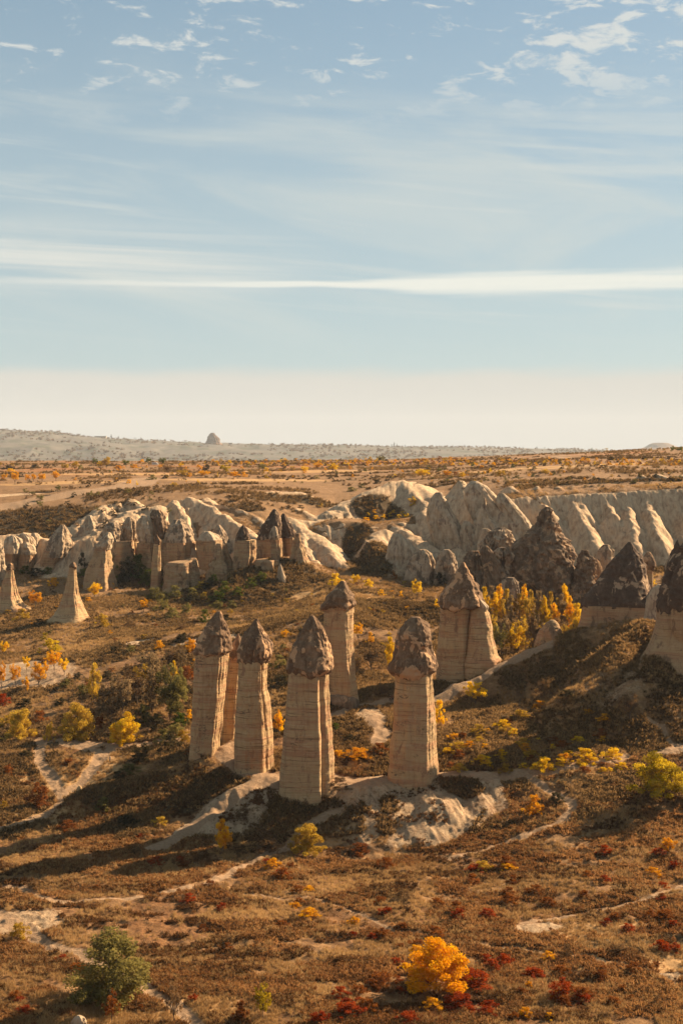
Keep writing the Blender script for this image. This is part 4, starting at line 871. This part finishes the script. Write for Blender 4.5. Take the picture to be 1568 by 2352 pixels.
# --- centre
for X, Y, w, h, kd, sh in [(770,1346,44,38,'yellow','bush'),(815,1346,26,30,'yellow','round'),(845,1358,32,32,'yellow','round'),(876,1368,26,18,'gold','bush'),(921,1372,22,22,'orange','bush'),
   (957,1378,32,52,'yellow','round'),(1001,1398,22,28,'gold','bush'),(900,1364,20,12,'orange','bush'),(822,1472,30,46,'orange','round'),(850,1478,26,34,'orange','bush'),(895,1536,34,82,'yellow','tall'),
   (852,1542,60,66,'brown','round'),(820,1550,40,56,'brown','round'),(880,1600,34,36,'brown','round'),(745,1420,46,32,'brown','bush'),(690,1400,36,20,'brown','bush'),(760,1385,30,16,'dark','bush'),
   (700,1460,50,26,'dark','bush'),(905,1330,22,26,'russet','bush'),(935,1400,20,12,'orange','bush'),(1010,1345,46,42,'dark','bush'),(985,1335,40,34,'dark','bush'),(1340,1352,60,34,'dark','bush'),
   (1485,1330,34,36,'dull','round'),(1500,1345,20,18,'yellow','bush'),(800,1700,36,20,'dark','bush'),(770,1680,36,28,'green','bush'),(1010,1540,20,20,'orange','bush')]:
    plant(X, Y, w, h, kd, sh)
# terrace of yellow bushes
for X, Y in [(845,1185),(862,1192),(880,1190),(895,1186),(915,1190),(935,1188),(860,1178),(840,1196),(902,1180),(925,1182)]:
    plant(X, Y, rng.uniform(14, 24), 12, 'yellow' if X % 2 else 'gold', 'bush')
plant(947, 1160, 24, 22, 'dull', 'round')
# poplar grove behind the ridge
for X, top, w, kd in [(1112,1345,20,'orange'),(1128,1338,22,'dull'),(1146,1336,24,'orange'),(1163,1350,22,'dull'),(1182,1372,20,'dull'),(1203,1336,22,'orange'),(1219,1352,20,'orange'),(1236,1346,22,'dull'),
     (1250,1362,18,'orange'),(1264,1356,18,'orange'),(1281,1366,20,'dull'),(1296,1335,22,'orange'),(1308,1366,20,'orange'),(1322,1378,22,'orange'),(1120,1362,24,'dull'),(1137,1358,22,'orange'),(1155,1370,24,'dull'),(1172,1362,22,'dull'),(1192,1360,24,'orange'),(1211,1368,24,'dull'),(1228,1370,22,'orange'),(1243,1376,24,'dull'),(1257,1384,22,'dull'),(1272,1380,24,'orange'),(1288,1362,24,'dull'),(1302,1380,24,'dull'),(1316,1392,24,'orange')]:
    d = 470 + (X * 7) % 25; x = (X - HX) / F * d; z0 = gz(x, d); h = ((HY - top) / F * d - z0) * F / d
    plant(X, top + h, w * 1.75, h, {'orange': ('gold', 'dull', 'yellow')[X % 3], 'dull': ('tan', 'dull')[X % 2]}.get(kd, kd), 'tall', at=(x, d, z0), grp='poplars in the grove behind the ridge', tree=True, big=1)
for X, top, w, kd in [(1125,1400,44,'dull'),(1150,1425,48,'olive'),(1172,1440,46,'dull'),(1195,1405,46,'dull'),(1222,1395,44,'brown'),(1215,1440,48,'dull'),(1245,1420,46,'yellow'),(1275,1405,40,'brown'),
     (1262,1455,46,'dull'),(1290,1440,44,'yellow'),(1315,1415,42,'dull'),(1318,1450,30,'dull'),(1130,1440,46,'dull'),(1185,1425,46,'yellow'),(1255,1435,44,'dull'),(1300,1425,44,'dull'),(1235,1400,44,'tan'),(1160,1405,44,'tan'),(1280,1462,44,'dull'),(1205,1462,44,'dull'),(1190,1470,40,'orange'),(1140,1465,44,'olive'),(1165,1490,30,'orange'),(1230,1470,36,'dull'),(1105,1420,30,'dull')]:
    d = 432 + (X * 11) % 24; x = (X - HX) / F * d; z0 = gz(x, d); h = max(30, ((HY - top) / F * d - z0) * F / d)
    plant(X, top + h, w, h, kd, 'loose', at=(x, d, z0), grp='bushy trees in the grove behind the ridge', tree=True, big=1)
# --- the plateau
PL = [(20,262,40,45,'orange'),(70,272,50,65,'orange'),(130,268,40,45,'orange'),(155,262,35,45,'orange'),(195,265,45,50,'orange'),(258,258,45,55,'orange'),(345,212,50,50,'dull'),(300,212,50,40,'dull'),
 (440,190,40,40,'green'),(490,200,50,60,'dull'),(460,200,40,36,'yellow'),(580,195,45,40,'green'),(650,190,35,40,'orange'),(685,190,40,45,'green'),(745,185,45,40,'green'),(770,222,60,45,'brown'),(830,205,35,35,'yellow'),
 (835,240,70,40,'dull'),(915,215,40,40,'orange'),(950,212,60,42,'dark'),(940,240,70,36,'orange'),(1038,228,62,50,'lime'),(1075,248,64,40,'orange'),(1120,238,45,30,'orange'),(1225,245,40,28,'dull'),
 (1220,215,40,28,'yellow'),(1400,215,45,32,'yellow'),(1460,205,50,36,'orange'),(1528,220,62,50,'yellow'),(1437,158,30,24,'green'),(1295,166,28,22,'green'),(590,268,38,26,'gold'),(630,275,16,26,'yellow'),
 (405,285,36,32,'dark'),(268,315,40,44,'olive'),(185,345,50,32,'olive'),(185,385,44,44,'olive'),(707,300,20,28,'dark'),(910,270,26,26,'yellow'),(997,183,32,24,'orange'),(375,205,40,30,'olive'),(620,198,60,22,'orange'),
 (550,200,60,22,'orange'),(870,240,30,30,'orange'),(90,240,60,30,'dark'),(45,205,80,30,'dark'),(160,200,60,26,'dark'),(215,190,40,24,'dark'),(85,185,30,34,'brown'),(325,295,50,26,'brown'),(500,275,60,22,'brown'),
 (800,282,50,26,'dull'),(760,245,40,24,'dark'),(700,250,60,30,'olive'),(1135,195,44,26,'olive'),(1205,200,60,28,'olive'),(1300,200,44,24,'dark'),(1345,205,40,24,'dull'),(1455,248,40,24,'olive'),(1510,246,44,22,'dark'),(1545,240,30,26,'dark'),
 (1380,385,40,24,'dark'),(1475,378,44,22,'dull'),(1245,325,40,22,'dark'),(505,218,16,16,'green'),(1000,238,14,26,'yellow'),(50,215,50,22,'gold')]
PR = [(180,170,60,34,'olive'),(350,195,32,30,'dark'),(395,198,30,22,'green'),(450,225,40,32,'olive'),(372,245,92,50,'yellow'),(485,240,50,36,'orange'),(555,238,45,30,'yellow'),(600,200,26,32,'green'),(615,252,38,36,'brown'),
 (640,202,32,24,'orange'),(680,218,32,24,'yellow'),(730,250,64,48,'dull'),(788,198,28,28,'green'),(935,232,46,36,'dull'),(655,225,30,20,'orange'),(525,232,30,24,'russet'),(1148,122,24,22,'green'),(1168,122,15,20,'dull'),
 (1215,122,28,24,'dull'),(1420,118,26,18,'dull'),(1480,116,22,16,'dull'),(1520,126,36,34,'green'),(1550,128,40,32,'green'),(1388,158,34,28,'dark'),(1195,200,42,24,'dark'),(1325,156,30,20,'dark'),(1240,162,46,22,'dark'),(1500,160,40,24,'dark'),
 (1530,168,40,28,'dark'),(1010,200,30,26,'dark'),(1045,205,30,28,'dull'),(975,225,34,18,'dark'),(860,265,36,20,'dark'),(45,305,60,30,'olive'),(95,290,50,26,'olive'),(215,255,44,28,'dark'),(165,270,50,28,'dark'),(50,235,44,22,'dark'),(245,240,30,22,'yellow'),
 (110,215,24,24,'green'),(25,155,30,18,'olive'),(105,155,34,18,'dull'),(40,205,24,26,'orange'),(475,200,22,20,'green'),(325,370,44,30,'yellow'),(1180,255,80,18,'dark'),(1480,600,1,1,'dark')]
for lst, ox in ((PL, 0), (PR, 784)):
    for x, y, w, h, kd in lst:
        if w < 5: continue
        plant(ox + x * .5, 976 + y * .5, w * .5, h * .5, kd, 'round' if h > 30 and kd != 'dark' else 'bush', tree=(h > 34 and kd != 'dark'), grp='trees and bushes dotting the plateau', big=1 if w > 44 else 0)
# smaller bushes, countable ones: plateau vines and orchards, cliff-top scrub, valley floor
def many(n, X0, X1, Y0, Y1, kinds, wr, hr, grp, dens=None, lab=None, tree=False, dmax=1250, stuff=None, big=None):
    SV, ST = [], []
    if big is None: big = 0
    r = random.Random(n * 31 + int(X0) + int(Y0)); k = 0; tries = 0
    while k < n and tries < n * 12:
        tries += 1; X = r.uniform(X0, X1); Y = Y0 + (Y1 - Y0) * r.random()
        if dens and not dens(X, Y): continue
        g = ground(X, Y)
        if g[1] > dmax: continue
        if float(sample(path, np.array([g[0]]), np.array([g[1]]))[0]) > .25: continue
        kd = r.choice(kinds); w = r.uniform(*wr)
        if stuff:
            cm = crown(kd, 'bush', 0, 1 + k % 3); kk = g[1] / F; co = np.empty(len(cm.vertices) * 3, np.float32); cm.vertices.foreach_get('co', co); a_ = r.uniform(0, 6.28)
            co = co.reshape(-1, 3) * (w * kk, w * kk, w * kk * r.uniform(*hr)); co = co @ np.array([[math.cos(a_), math.sin(a_), 0], [-math.sin(a_), math.cos(a_), 0], [0, 0, 1]]) + (g[0], g[1], g[2] - .1)
            SV.append(co); ST.append(np.full(len(co) // 4, list(LM).index(kd))); k += 1; continue
        plant(X, Y, w, w * r.uniform(*hr), kd, 'bush', grp=grp, at=g, tree=tree, big=big); k += 1
    if stuff:
        V = np.concatenate(SV); me = bpy.data.meshes.new(stuff); fill(me, V, np.arange(len(V)).reshape(-1, 4), False)
        for m_ in LM.values(): me.materials.append(m_)
        me.polygons.foreach_set('material_index', np.concatenate(ST).astype(np.int32)); fattr(me, 'tint', np.repeat(np.random.default_rng(3).random(len(V) // 4), 4))
        o = bpy.data.objects.new(stuff, me); COL.objects.link(o); o['kind'] = 'stuff'; o['label'] = grp
many(460, 470, 1568, 1056, 1070, ['orange', 'russet', 'orange', 'dull', 'dark', 'yellow'], (7, 14), (.5, .9), 'small orchard bushes on the far plateau', stuff='orchard_bushes')
many(330, 0, 1568, 1062, 1112, ['dark', 'olive', 'orange', 'brown', 'dull'], (6, 15), (.5, .8), 'scattered bushes over the near plateau', stuff='plateau_bushes')
many(60, 0, 400, 1130, 1215, ['dark', 'brown', 'olive', 'dark'], (12, 26), (.5, .7), 'scrub bushes above the left cliff', stuff='cliff_top_scrub')
many(60, 960, 1568, 1092, 1122, ['dark', 'brown', 'olive'], (12, 24), (.4, .6), 'scrub bushes along the right cliff rim', stuff='rim_scrub')
many(90, 0, 700, 1345, 1560, ['brown', 'dull', 'orange', 'dark', 'olive', 'russet'], (12, 26), (.45, .7), 'small bushes on the left valley flat', stuff='valley_bushes')
many(80, 600, 1000, 1340, 1560, ['brown', 'dark', 'dull', 'russet'], (12, 24), (.4, .65), 'small bushes on the slope behind the pillars', stuff='slope_bushes')
many(112, 540, 1568, 1950, 2345, ['red', 'russet', 'russet', 'red', 'russet', 'brown', 'orange'], (30, 66), (.4, .6), 'low red shrubs on the foreground slope', big=1, dens=lambda X, Y: fbm2(np.array([X / 120.]), np.array([Y / 60.]), 2, 90)[0] > -.12)
many(22, 0, 560, 1920, 2340, ['russet', 'red', 'brown'], (26, 50), (.45, .6), 'low red shrubs on the foreground slope', big=1)
many(52, 1005, 1440, 1635, 1775, ['dull', 'russet', 'yellow', 'yellow', 'tan', 'orange'], (22, 48), (.4, .6), 'yellowing bushes on the slope right of the pillars', big=1)

# ------------------------------------------------------------------ ground cover (stuff)
def tuft_mesh(name, m, n, kind, seed):
    r = np.random.default_rng(seed); V = []; T = []
    for i in range(n):
        a = r.uniform(0, 6.28)
        if kind == 'grass':
            b = r.normal(size=2) * .22; h = r.uniform(.5, 1.1); ln = r.normal(size=2) * .3; w = .035
        else:
            b = r.normal(size=2) * .24; h = r.uniform(.25, .9); ln = r.normal(size=2) * .35; w = .09
        ux, uy = math.cos(a) * w, math.sin(a) * w
        z0 = 0 if kind == 'grass' else h * .35
        V += [(b[0] - ux, b[1] - uy, z0), (b[0] + ux, b[1] + uy, z0), (b[0] + ln[0] * h + ux * .6, b[1] + ln[1] * h + uy * .6, h), (b[0] + ln[0] * h - ux * .6, b[1] + ln[1] * h - uy * .6, h)]
        T.append(r.random())
    V = np.array(V); me = bpy.data.meshes.new(name); fill(me, V, np.arange(len(V)).reshape(-1, 4), False); me.materials.append(m)
    fattr(me, 'tint', np.repeat(np.array(T), 4)); return bpy.data.objects.new(name, me)
def scatter(name, label, m, kind, pts, scl, hue, nv=4, n=26):
    vc = bpy.data.collections.new(name + '_shapes')
    for i in range(nv): vc.objects.link(tuft_mesh(name + '_shape', m, n, kind, 500 + i))
    me = bpy.data.meshes.new(name); me.vertices.add(len(pts)); me.vertices.foreach_set('co', np.ascontiguousarray(pts, dtype=np.float32).ravel())
    k = len(pts); fattr(me, 'hue', hue); fattr(me, 'sz', scl); fattr(me, 'rot', rng.uniform(0, 6.28, k))
    o = bpy.data.objects.new(name, me); COL.objects.link(o); o['kind'] = 'stuff'; o['label'] = label
    ng = bpy.data.node_groups.new(name, 'GeometryNodeTree'); ng.interface.new_socket('Geometry', in_out='INPUT', socket_type='NodeSocketGeometry'); ng.interface.new_socket('Geometry', in_out='OUTPUT', socket_type='NodeSocketGeometry')
    N = ng.nodes; L = ng.links; gi = N.new('NodeGroupInput'); go = N.new('NodeGroupOutput'); ip = N.new('GeometryNodeInstanceOnPoints'); cinf = N.new('GeometryNodeCollectionInfo')
    cinf.inputs[0].default_value = vc; cinf.inputs['Separate Children'].default_value = True; cinf.inputs['Reset Children'].default_value = True; ip.inputs['Pick Instance'].default_value = True
    def na(nm):
        q = N.new('GeometryNodeInputNamedAttribute'); q.data_type = 'FLOAT'; q.inputs[0].default_value = nm; return q.outputs[0]
    cr = N.new('ShaderNodeCombineXYZ'); L.new(na('rot'), cr.inputs[2]); L.new(cr.outputs[0], ip.inputs['Rotation']); L.new(na('sz'), ip.inputs['Scale'])
    ri = N.new('FunctionNodeRandomValue'); ri.data_type = 'INT'; ri.inputs[4].default_value = 0; ri.inputs[5].default_value = nv - 1; L.new(ri.outputs[2], ip.inputs['Instance Index'])
    L.new(gi.outputs[0], ip.inputs['Points']); L.new(cinf.outputs[0], ip.inputs['Instance']); L.new(ip.outputs[0], go.inputs[0])
    o.modifiers.new('scatter', 'NODES').node_group = ng; return o
def spots(n, d0, d1, seed, cond, power=1.0):
    r = np.random.default_rng(seed); y = d0 + (d1 - d0) * r.random(n) ** power; x = r.uniform(-.262, .262, n) * y
    rk_, pt_, sc_ = sample(rock, x, y), sample(path, x, y), sample(scrub, x, y)
    keep = (pt_ < .07) & cond(x, y, rk_, sc_, r)
    x, y = x[keep], y[keep]; return np.stack([x, y, sample(Z, x, y) - .04], -1), r
MK = leafmat('dapple_weed_leaves', (.075, .038, .016), (.21, .10, .040), .35, True)
MG = leafmat('dry_grass_blades', (.28, .16, .065), (.58, .38, .17), .4, True)
MR = leafmat('russet_weed_leaves', (.18, .078, .030), (.41, .215, .082), .45, True)
MD = leafmat('scrub_leaves', (.085, .052, .024), (.34, .21, .090), .4, True)
pts, r = spots(60000, 200, 345, 1, lambda x, y, rk_, sc_, r: (rk_ < .45) & (fbm2(x / 7, y / 7, 3, 91) + .3 * r.random(len(x)) > -.05), 1.15)
scatter('dry_grass', 'tawny dry grass over the near slopes', MG, 'grass', pts, r.uniform(.3, .75, len(pts)), np.clip(fbm2(pts[:, 0] / 18, pts[:, 1] / 18, 2, 92) * .8 + .5, 0, 1))
pts, r = spots(60000, 200, 340, 2, lambda x, y, rk_, sc_, r: (rk_ < .4) & (fbm2(x / 11 + 30, y / 9, 3, 93) + .25 * r.random(len(x)) > .20), 1.1)
scatter('russet_weeds', 'russet knee-high weeds across the near slopes', MR, 'weed', pts, r.uniform(.4, 1.0, len(pts)), np.clip(fbm2(pts[:, 0] / 12, pts[:, 1] / 12, 2, 94) * .9 + .45, 0, 1))
pts, r = spots(60000, 200, 345, 6, lambda x, y, rk_, sc_, r: (fbm2(x / 9 + 70, y / 3.5, 3, 101) + .3 * r.random(len(x)) > .38), 1.1)  # dark tufts spread by noise, also standing in for shade dapples
scatter('dapple_weeds', 'dark brown weeds that also draw shade dapples on the near slopes', MK, 'weed', pts, r.uniform(.4, .95, len(pts)), np.clip(fbm2(pts[:, 0] / 12, pts[:, 1] / 12, 2, 102) * .9 + .4, 0, 1))
pts, r = spots(100000, 300, 560, 3, lambda x, y, rk_, sc_, r: (rk_ < .55) & (fbm2(x / 12, y / 12, 3, 95) + .35 * r.random(len(x)) + sc_ * .4 > .10), 1.0)
scatter('scrub_cover', 'low brown scrub over the hillsides behind the pillars', MD, 'weed', pts, r.uniform(.5, 1.4, len(pts)), np.clip(fbm2(pts[:, 0] / 25, pts[:, 1] / 25, 2, 96) * .8 + .45, 0, 1))
pts, r = spots(90000, 335, 640, 8, lambda x, y, rk_, sc_, r: (rk_ < .4) & (fbm2(x / 16 + 11, y / 12, 3, 104) + .4 * r.random(len(x)) > .12), 1.0)
scatter('pale_dry_grass', 'straw-coloured dry grass on the valley floor behind the pillars', MG, 'grass', pts, r.uniform(.4, 1.0, len(pts)), np.clip(fbm2(pts[:, 0] / 30, pts[:, 1] / 30, 2, 105) * .8 + .45, 0, 1))
pts, r = spots(50000, 560, 1250, 4, lambda x, y, rk_, sc_, r: (rk_ < .35) & ((sc_ > .4) | (fbm2(x / 30, y / 18, 3, 97) + .3 * r.random(len(x)) > .42)), 1.3)
scatter('plateau_scrub', 'dark low scrub along the terraces of the plateau', MD, 'weed', pts, r.uniform(.8, 2.0, len(pts)), np.clip(fbm2(pts[:, 0] / 60, pts[:, 1] / 40, 2, 98) * .8 + .4, 0, 1))
pts, r = spots(6000, 5000, 10800, 5, lambda x, y, rk_, sc_, r: fbm2(x / 360, y / 360, 3, 99) + .4 * r.random(len(x)) > .15, 1.0)
scatter('far_woods', 'dark specks of trees on the hazy far hills', MD, 'weed', pts, r.uniform(10, 20, len(pts)), np.full(len(pts), .15))

# ------------------------------------------------------------------ small things
def plain(name, c, rough=.7):
    m, t = mat(name); finish(t, t.mix(t.smooth(t.noise(pos(t), 6, 3), .3, .7, 0, .3), c, tuple(q * .75 for q in c)), rough); return m
def box(V, Q, c, s):
    b = len(V)
    for dz_ in (-1, 1):
        for a, e in ((-1, -1), (1, -1), (1, 1), (-1, 1)): V.append((c[0] + a * s[0] / 2, c[1] + e * s[1] / 2, c[2] + dz_ * s[2] / 2))
    Q += [(b, b + 3, b + 2, b + 1), (b + 4, b + 5, b + 6, b + 7), (b, b + 1, b + 5, b + 4), (b + 1, b + 2, b + 6, b + 5), (b + 2, b + 3, b + 7, b + 6), (b + 3, b, b + 4, b + 7)]
def local(name, V, Q, m, parent, smooth=False):
    me = bpy.data.meshes.new(name); fill(me, np.array(V, float), np.array(Q), smooth); me.materials.append(m)
    o = bpy.data.objects.new(name, me); COL.objects.link(o); o.parent = parent; return o
M_wp = plain('white_paint', (.75, .73, .70), .4); M_gl = plain('window_glass', (.03, .035, .04), .1); M_ty = plain('tyre_rubber', (.03, .03, .03))
def van(X, Y, label, s=1.0):
    g = ground(X, Y); o = thing('parked_van', label, 'van', 'parked vans', g); o.scale = (s, s, s)
    V = []; Q = []; prof = [(-2.4, .35), (2.35, .35), (2.45, 1.0), (1.75, 1.25), (1.15, 2.0), (-2.3, 2.05), (-2.45, 1.2)]
    n = len(prof)
    for yy in (-.95, .95):
        for a, b in prof: V.append((a, yy * (.93 if b > 1.5 else 1), b))
    for i in range(n): Q.append((i, (i + 1) % n, n + (i + 1) % n, n + i))
    for b0 in (0, n): Q += [(b0, b0 + 1, b0 + 2, b0 + 6), (b0 + 2, b0 + 3, b0 + 5, b0 + 6), (b0 + 3, b0 + 4, b0 + 5, b0 + 3)]
    Q = [q for q in Q if len(set(q)) == 4] + [(b0 + 3, b0 + 4, b0 + 5, b0 + 2) for b0 in (0, n)]
    local('body', V, Q, M_wp, o)
    for x0 in (-1.5, -.4, .75):
        V = []; Q = []; box(V, Q, (x0, -.93, 1.5), (.9, .06, .5)); local('window', V, Q, M_gl, o)
    for x0 in (-1.5, 1.5):
        for yy in (-.88, .88):
            V = []; Q = []; tube(V, Q, (x0, yy - .12, .33), (x0, yy + .12, .33), .33, .33, 12); local('wheel', V, Q, M_ty, o, True)
van(1458, 1034, 'tiny white van parked on the skyline at the right')
van(357, 1068, 'small pale van parked among trees on the left plateau')
M_wall = plain('plaster_wall', (.42, .36, .29), .9); M_roof = plain('roof_slab', (.26, .20, .16), .9)
for i, (X, w, h, lb) in enumerate([(232, 26, 5, 'long low building on the left skyline'), (436, 6, 6, 'small block of flats left of the castle rock'), (447, 7, 4, 'low house just left of the castle rock'), (462, 8, 5, 'low house touching the castle rock skyline'), (530, 9, 4, 'tiny house right of the castle rock')]):
    d = 10700; x = (X - HX) / F * d; z0 = gz(x, d); k = d / F
    o = thing('far_building', lb, 'building', 'buildings on the far skyline', (x, d, z0))
    V = []; Q = []; box(V, Q, (0, 0, h * k / 2 - 1), (w * k, 40, h * k + 2)); local('wall', V, Q, M_wall, o)
    V = []; Q = []; box(V, Q, (0, 0, h * k + .3), (w * k + 4, 44, 1.6)); local('roof', V, Q, M_roof, o)
    for j in range(max(2, int(w * .7))):
        V = []; Q = []; box(V, Q, ((j + .5) / max(2, int(w * .7)) * w * k - w * k / 2, -20.1, h * k * .55), (4, .3, 4.5)); local('window', V, Q, M_gl, o)
for X, h, w in [(256, 13, 6), (273, 9, 5), (309, 9, 4), (313, 8, 4), (324, 10, 4), (379, 6, 6), (617, 6, 4), (905, 14, 5), (899, 9, 6), (911, 10, 5), (930, 7, 4), (1067, 8, 6), (950, 5, 3), (1180, 6, 4), (1200, 5, 6), (1232, 6, 6), (1250, 5, 5), (1160, 5, 4)]:
    d = 10650; x = (X - HX) / F * d; plant(X, 1022, w, h, 'dark', 'tall', at=(x, d, gz(x, d)), tree=False, name='cypress', grp='dark trees on the far skyline', big=0)

# the same words for several plants: say which one by its order from the left
ORD = ['leftmost', 'second', 'third', 'fourth', 'fifth', 'sixth', 'seventh', 'eighth', 'ninth', 'tenth', 'eleventh', 'twelfth']
by = {}
for o in list(COL.objects):
    if '_x' in o: by.setdefault(o['label'], []).append(o)
for lb, os_ in by.items():
    os_.sort(key=lambda q: q['_x'])
    if len(os_) > 1:
        for i, o in enumerate(os_): o['label'] = lb + (', leftmost' if i == 0 else ', rightmost' if i == len(os_) - 1 else f', {ORD[min(i, 11)]} from left')
    for o in os_: del o['_x']

# people: one continuous skinned body each, clothes as parts
M_skin = plain('skin', (.42, .26, .18), .6); M_dark = plain('dark_trousers', (.03, .03, .04)); M_hair = plain('dark_hair', (.02, .015, .012)); M_red = plain('red_jacket', (.30, .05, .03)); M_blk = plain('black_jacket', (.03, .03, .035))
M_str, t = mat('striped_shirt'); oc = t.new('ShaderNodeTexCoord').outputs['Object']; sx = t.new('ShaderNodeSeparateXYZ'); t.l.new(oc, sx.inputs[0])
finish(t, t.mix(t.math('GREATER_THAN', t.math('SINE', t.math('MULTIPLY', sx.outputs[2], 52)), 0), (.65, .65, .66), (.03, .04, .08)), .8)
def skinned(name, pts, edges, m, parent, root=0):
    me = bpy.data.meshes.new(name); me.from_pydata([p[:3] for p in pts], edges, []); o = bpy.data.objects.new(name, me); COL.objects.link(o); o.parent = parent
    o.modifiers.new('skin', 'SKIN')
    for v, p in zip(me.skin_vertices[0].data, pts): v.radius = (p[3], p[3] * (p[4] if len(p) > 4 else 1))
    me.skin_vertices[0].data[root].use_root = True
    o.modifiers.new('sub', 'SUBSURF').levels = 1; o.modifiers['sub'].render_levels = 2
    me.materials.append(m); return o
def person(X, Y, label, mtop, face, step=.18, at=None):
    g = at or ground(X, Y); o = thing('person', label, 'person', None, g); o.rotation_euler = (0, 0, face)
    S_ = step
    body = [(0, 0, .95, .12, .8), (0, 0, 1.15, .115, .75), (0, .01, 1.38, .14, .7), (0, .01, 1.50, .055), (0, 0, 1.60, .07), (0, 0, 1.70, .075), (0, .01, 1.76, .05),
            (-.18, .01, 1.42, .05), (-.24, -.06, 1.15, .04), (-.22, .08, .92, .03), (-.21, .11, .83, .035), (.18, .01, 1.42, .05), (.24, .06, 1.15, .04), (.22, .18, .95, .03), (.21, .20, .86, .035),
            (-.09, 0, .90, .09), (-.10, S_, .50, .06), (-.10, S_ * .8, .09, .04), (-.10, S_ * .8 + .16, .04, .035), (.09, 0, .90, .09), (.10, -S_ * .6, .50, .06), (.10, -S_ * 1.5, .12, .04), (.10, -S_ * 1.5 + .16, .05, .035)]
    ed = [(0, 1), (1, 2), (2, 3), (3, 4), (4, 5), (5, 6), (2, 7), (7, 8), (8, 9), (9, 10), (2, 11), (11, 12), (12, 13), (13, 14), (0, 15), (15, 16), (16, 17), (17, 18), (0, 19), (19, 20), (20, 21), (21, 22)]
    skinned('body', body, ed, M_skin, o)
    skinned('shirt', [(0, 0, .93, .135, .85), (0, 0, 1.15, .132, .8), (0, .01, 1.38, .155, .75), (-.18, .01, 1.42, .062), (-.24, -.06, 1.16, .05), (.18, .01, 1.42, .062), (.24, .06, 1.16, .05)], [(0, 1), (1, 2), (2, 3), (3, 4), (2, 5), (5, 6)], mtop, o)
    skinned('trousers', [(0, 0, .98, .13, .85), (-.09, 0, .90, .105), (-.10, S_, .50, .075), (-.10, S_ * .8, .12, .06), (.09, 0, .90, .105), (.10, -S_ * .6, .50, .075), (.10, -S_ * 1.5, .15, .06)], [(0, 1), (1, 2), (2, 3), (0, 4), (4, 5), (5, 6)], M_dark, o)
    skinned('hair', [(0, -.03, 1.69, .08), (0, -.02, 1.76, .075), (0, 0, 1.80, .05)], [(0, 1), (1, 2)], M_hair, o)
    return o

person(253, 1752, 'hiker in a striped top walking up the pale path on the left', M_str, 2.4)
person(896, 1610, 'person in a black jacket on the path just left of the pillar right of centre', M_blk, 1.2)
person(901, 1609, 'person in a red jacket on the path behind the pillar right of centre', M_red, -1.8)

# ------------------------------------------------------------------ the air
V = []; Q = []; box(V, Q, (0, 8800, 0), (24000, 18000, 900))
m_, t = mat('hazy_air'); vp = t.new('ShaderNodeVolumePrincipled'); vp.inputs['Color'].default_value = (.86, .92, 1.0, 1); vp.inputs['Density'].default_value = .000024; vp.inputs['Anisotropy'].default_value = .0
o_ = t.new('ShaderNodeOutputMaterial'); t.l.new(vp.outputs[0], o_.inputs['Volume'])
hz = local('haze', V, Q, m_, None); hz['kind'] = 'stuff'; hz['label'] = 'pale air that fades the far hills'
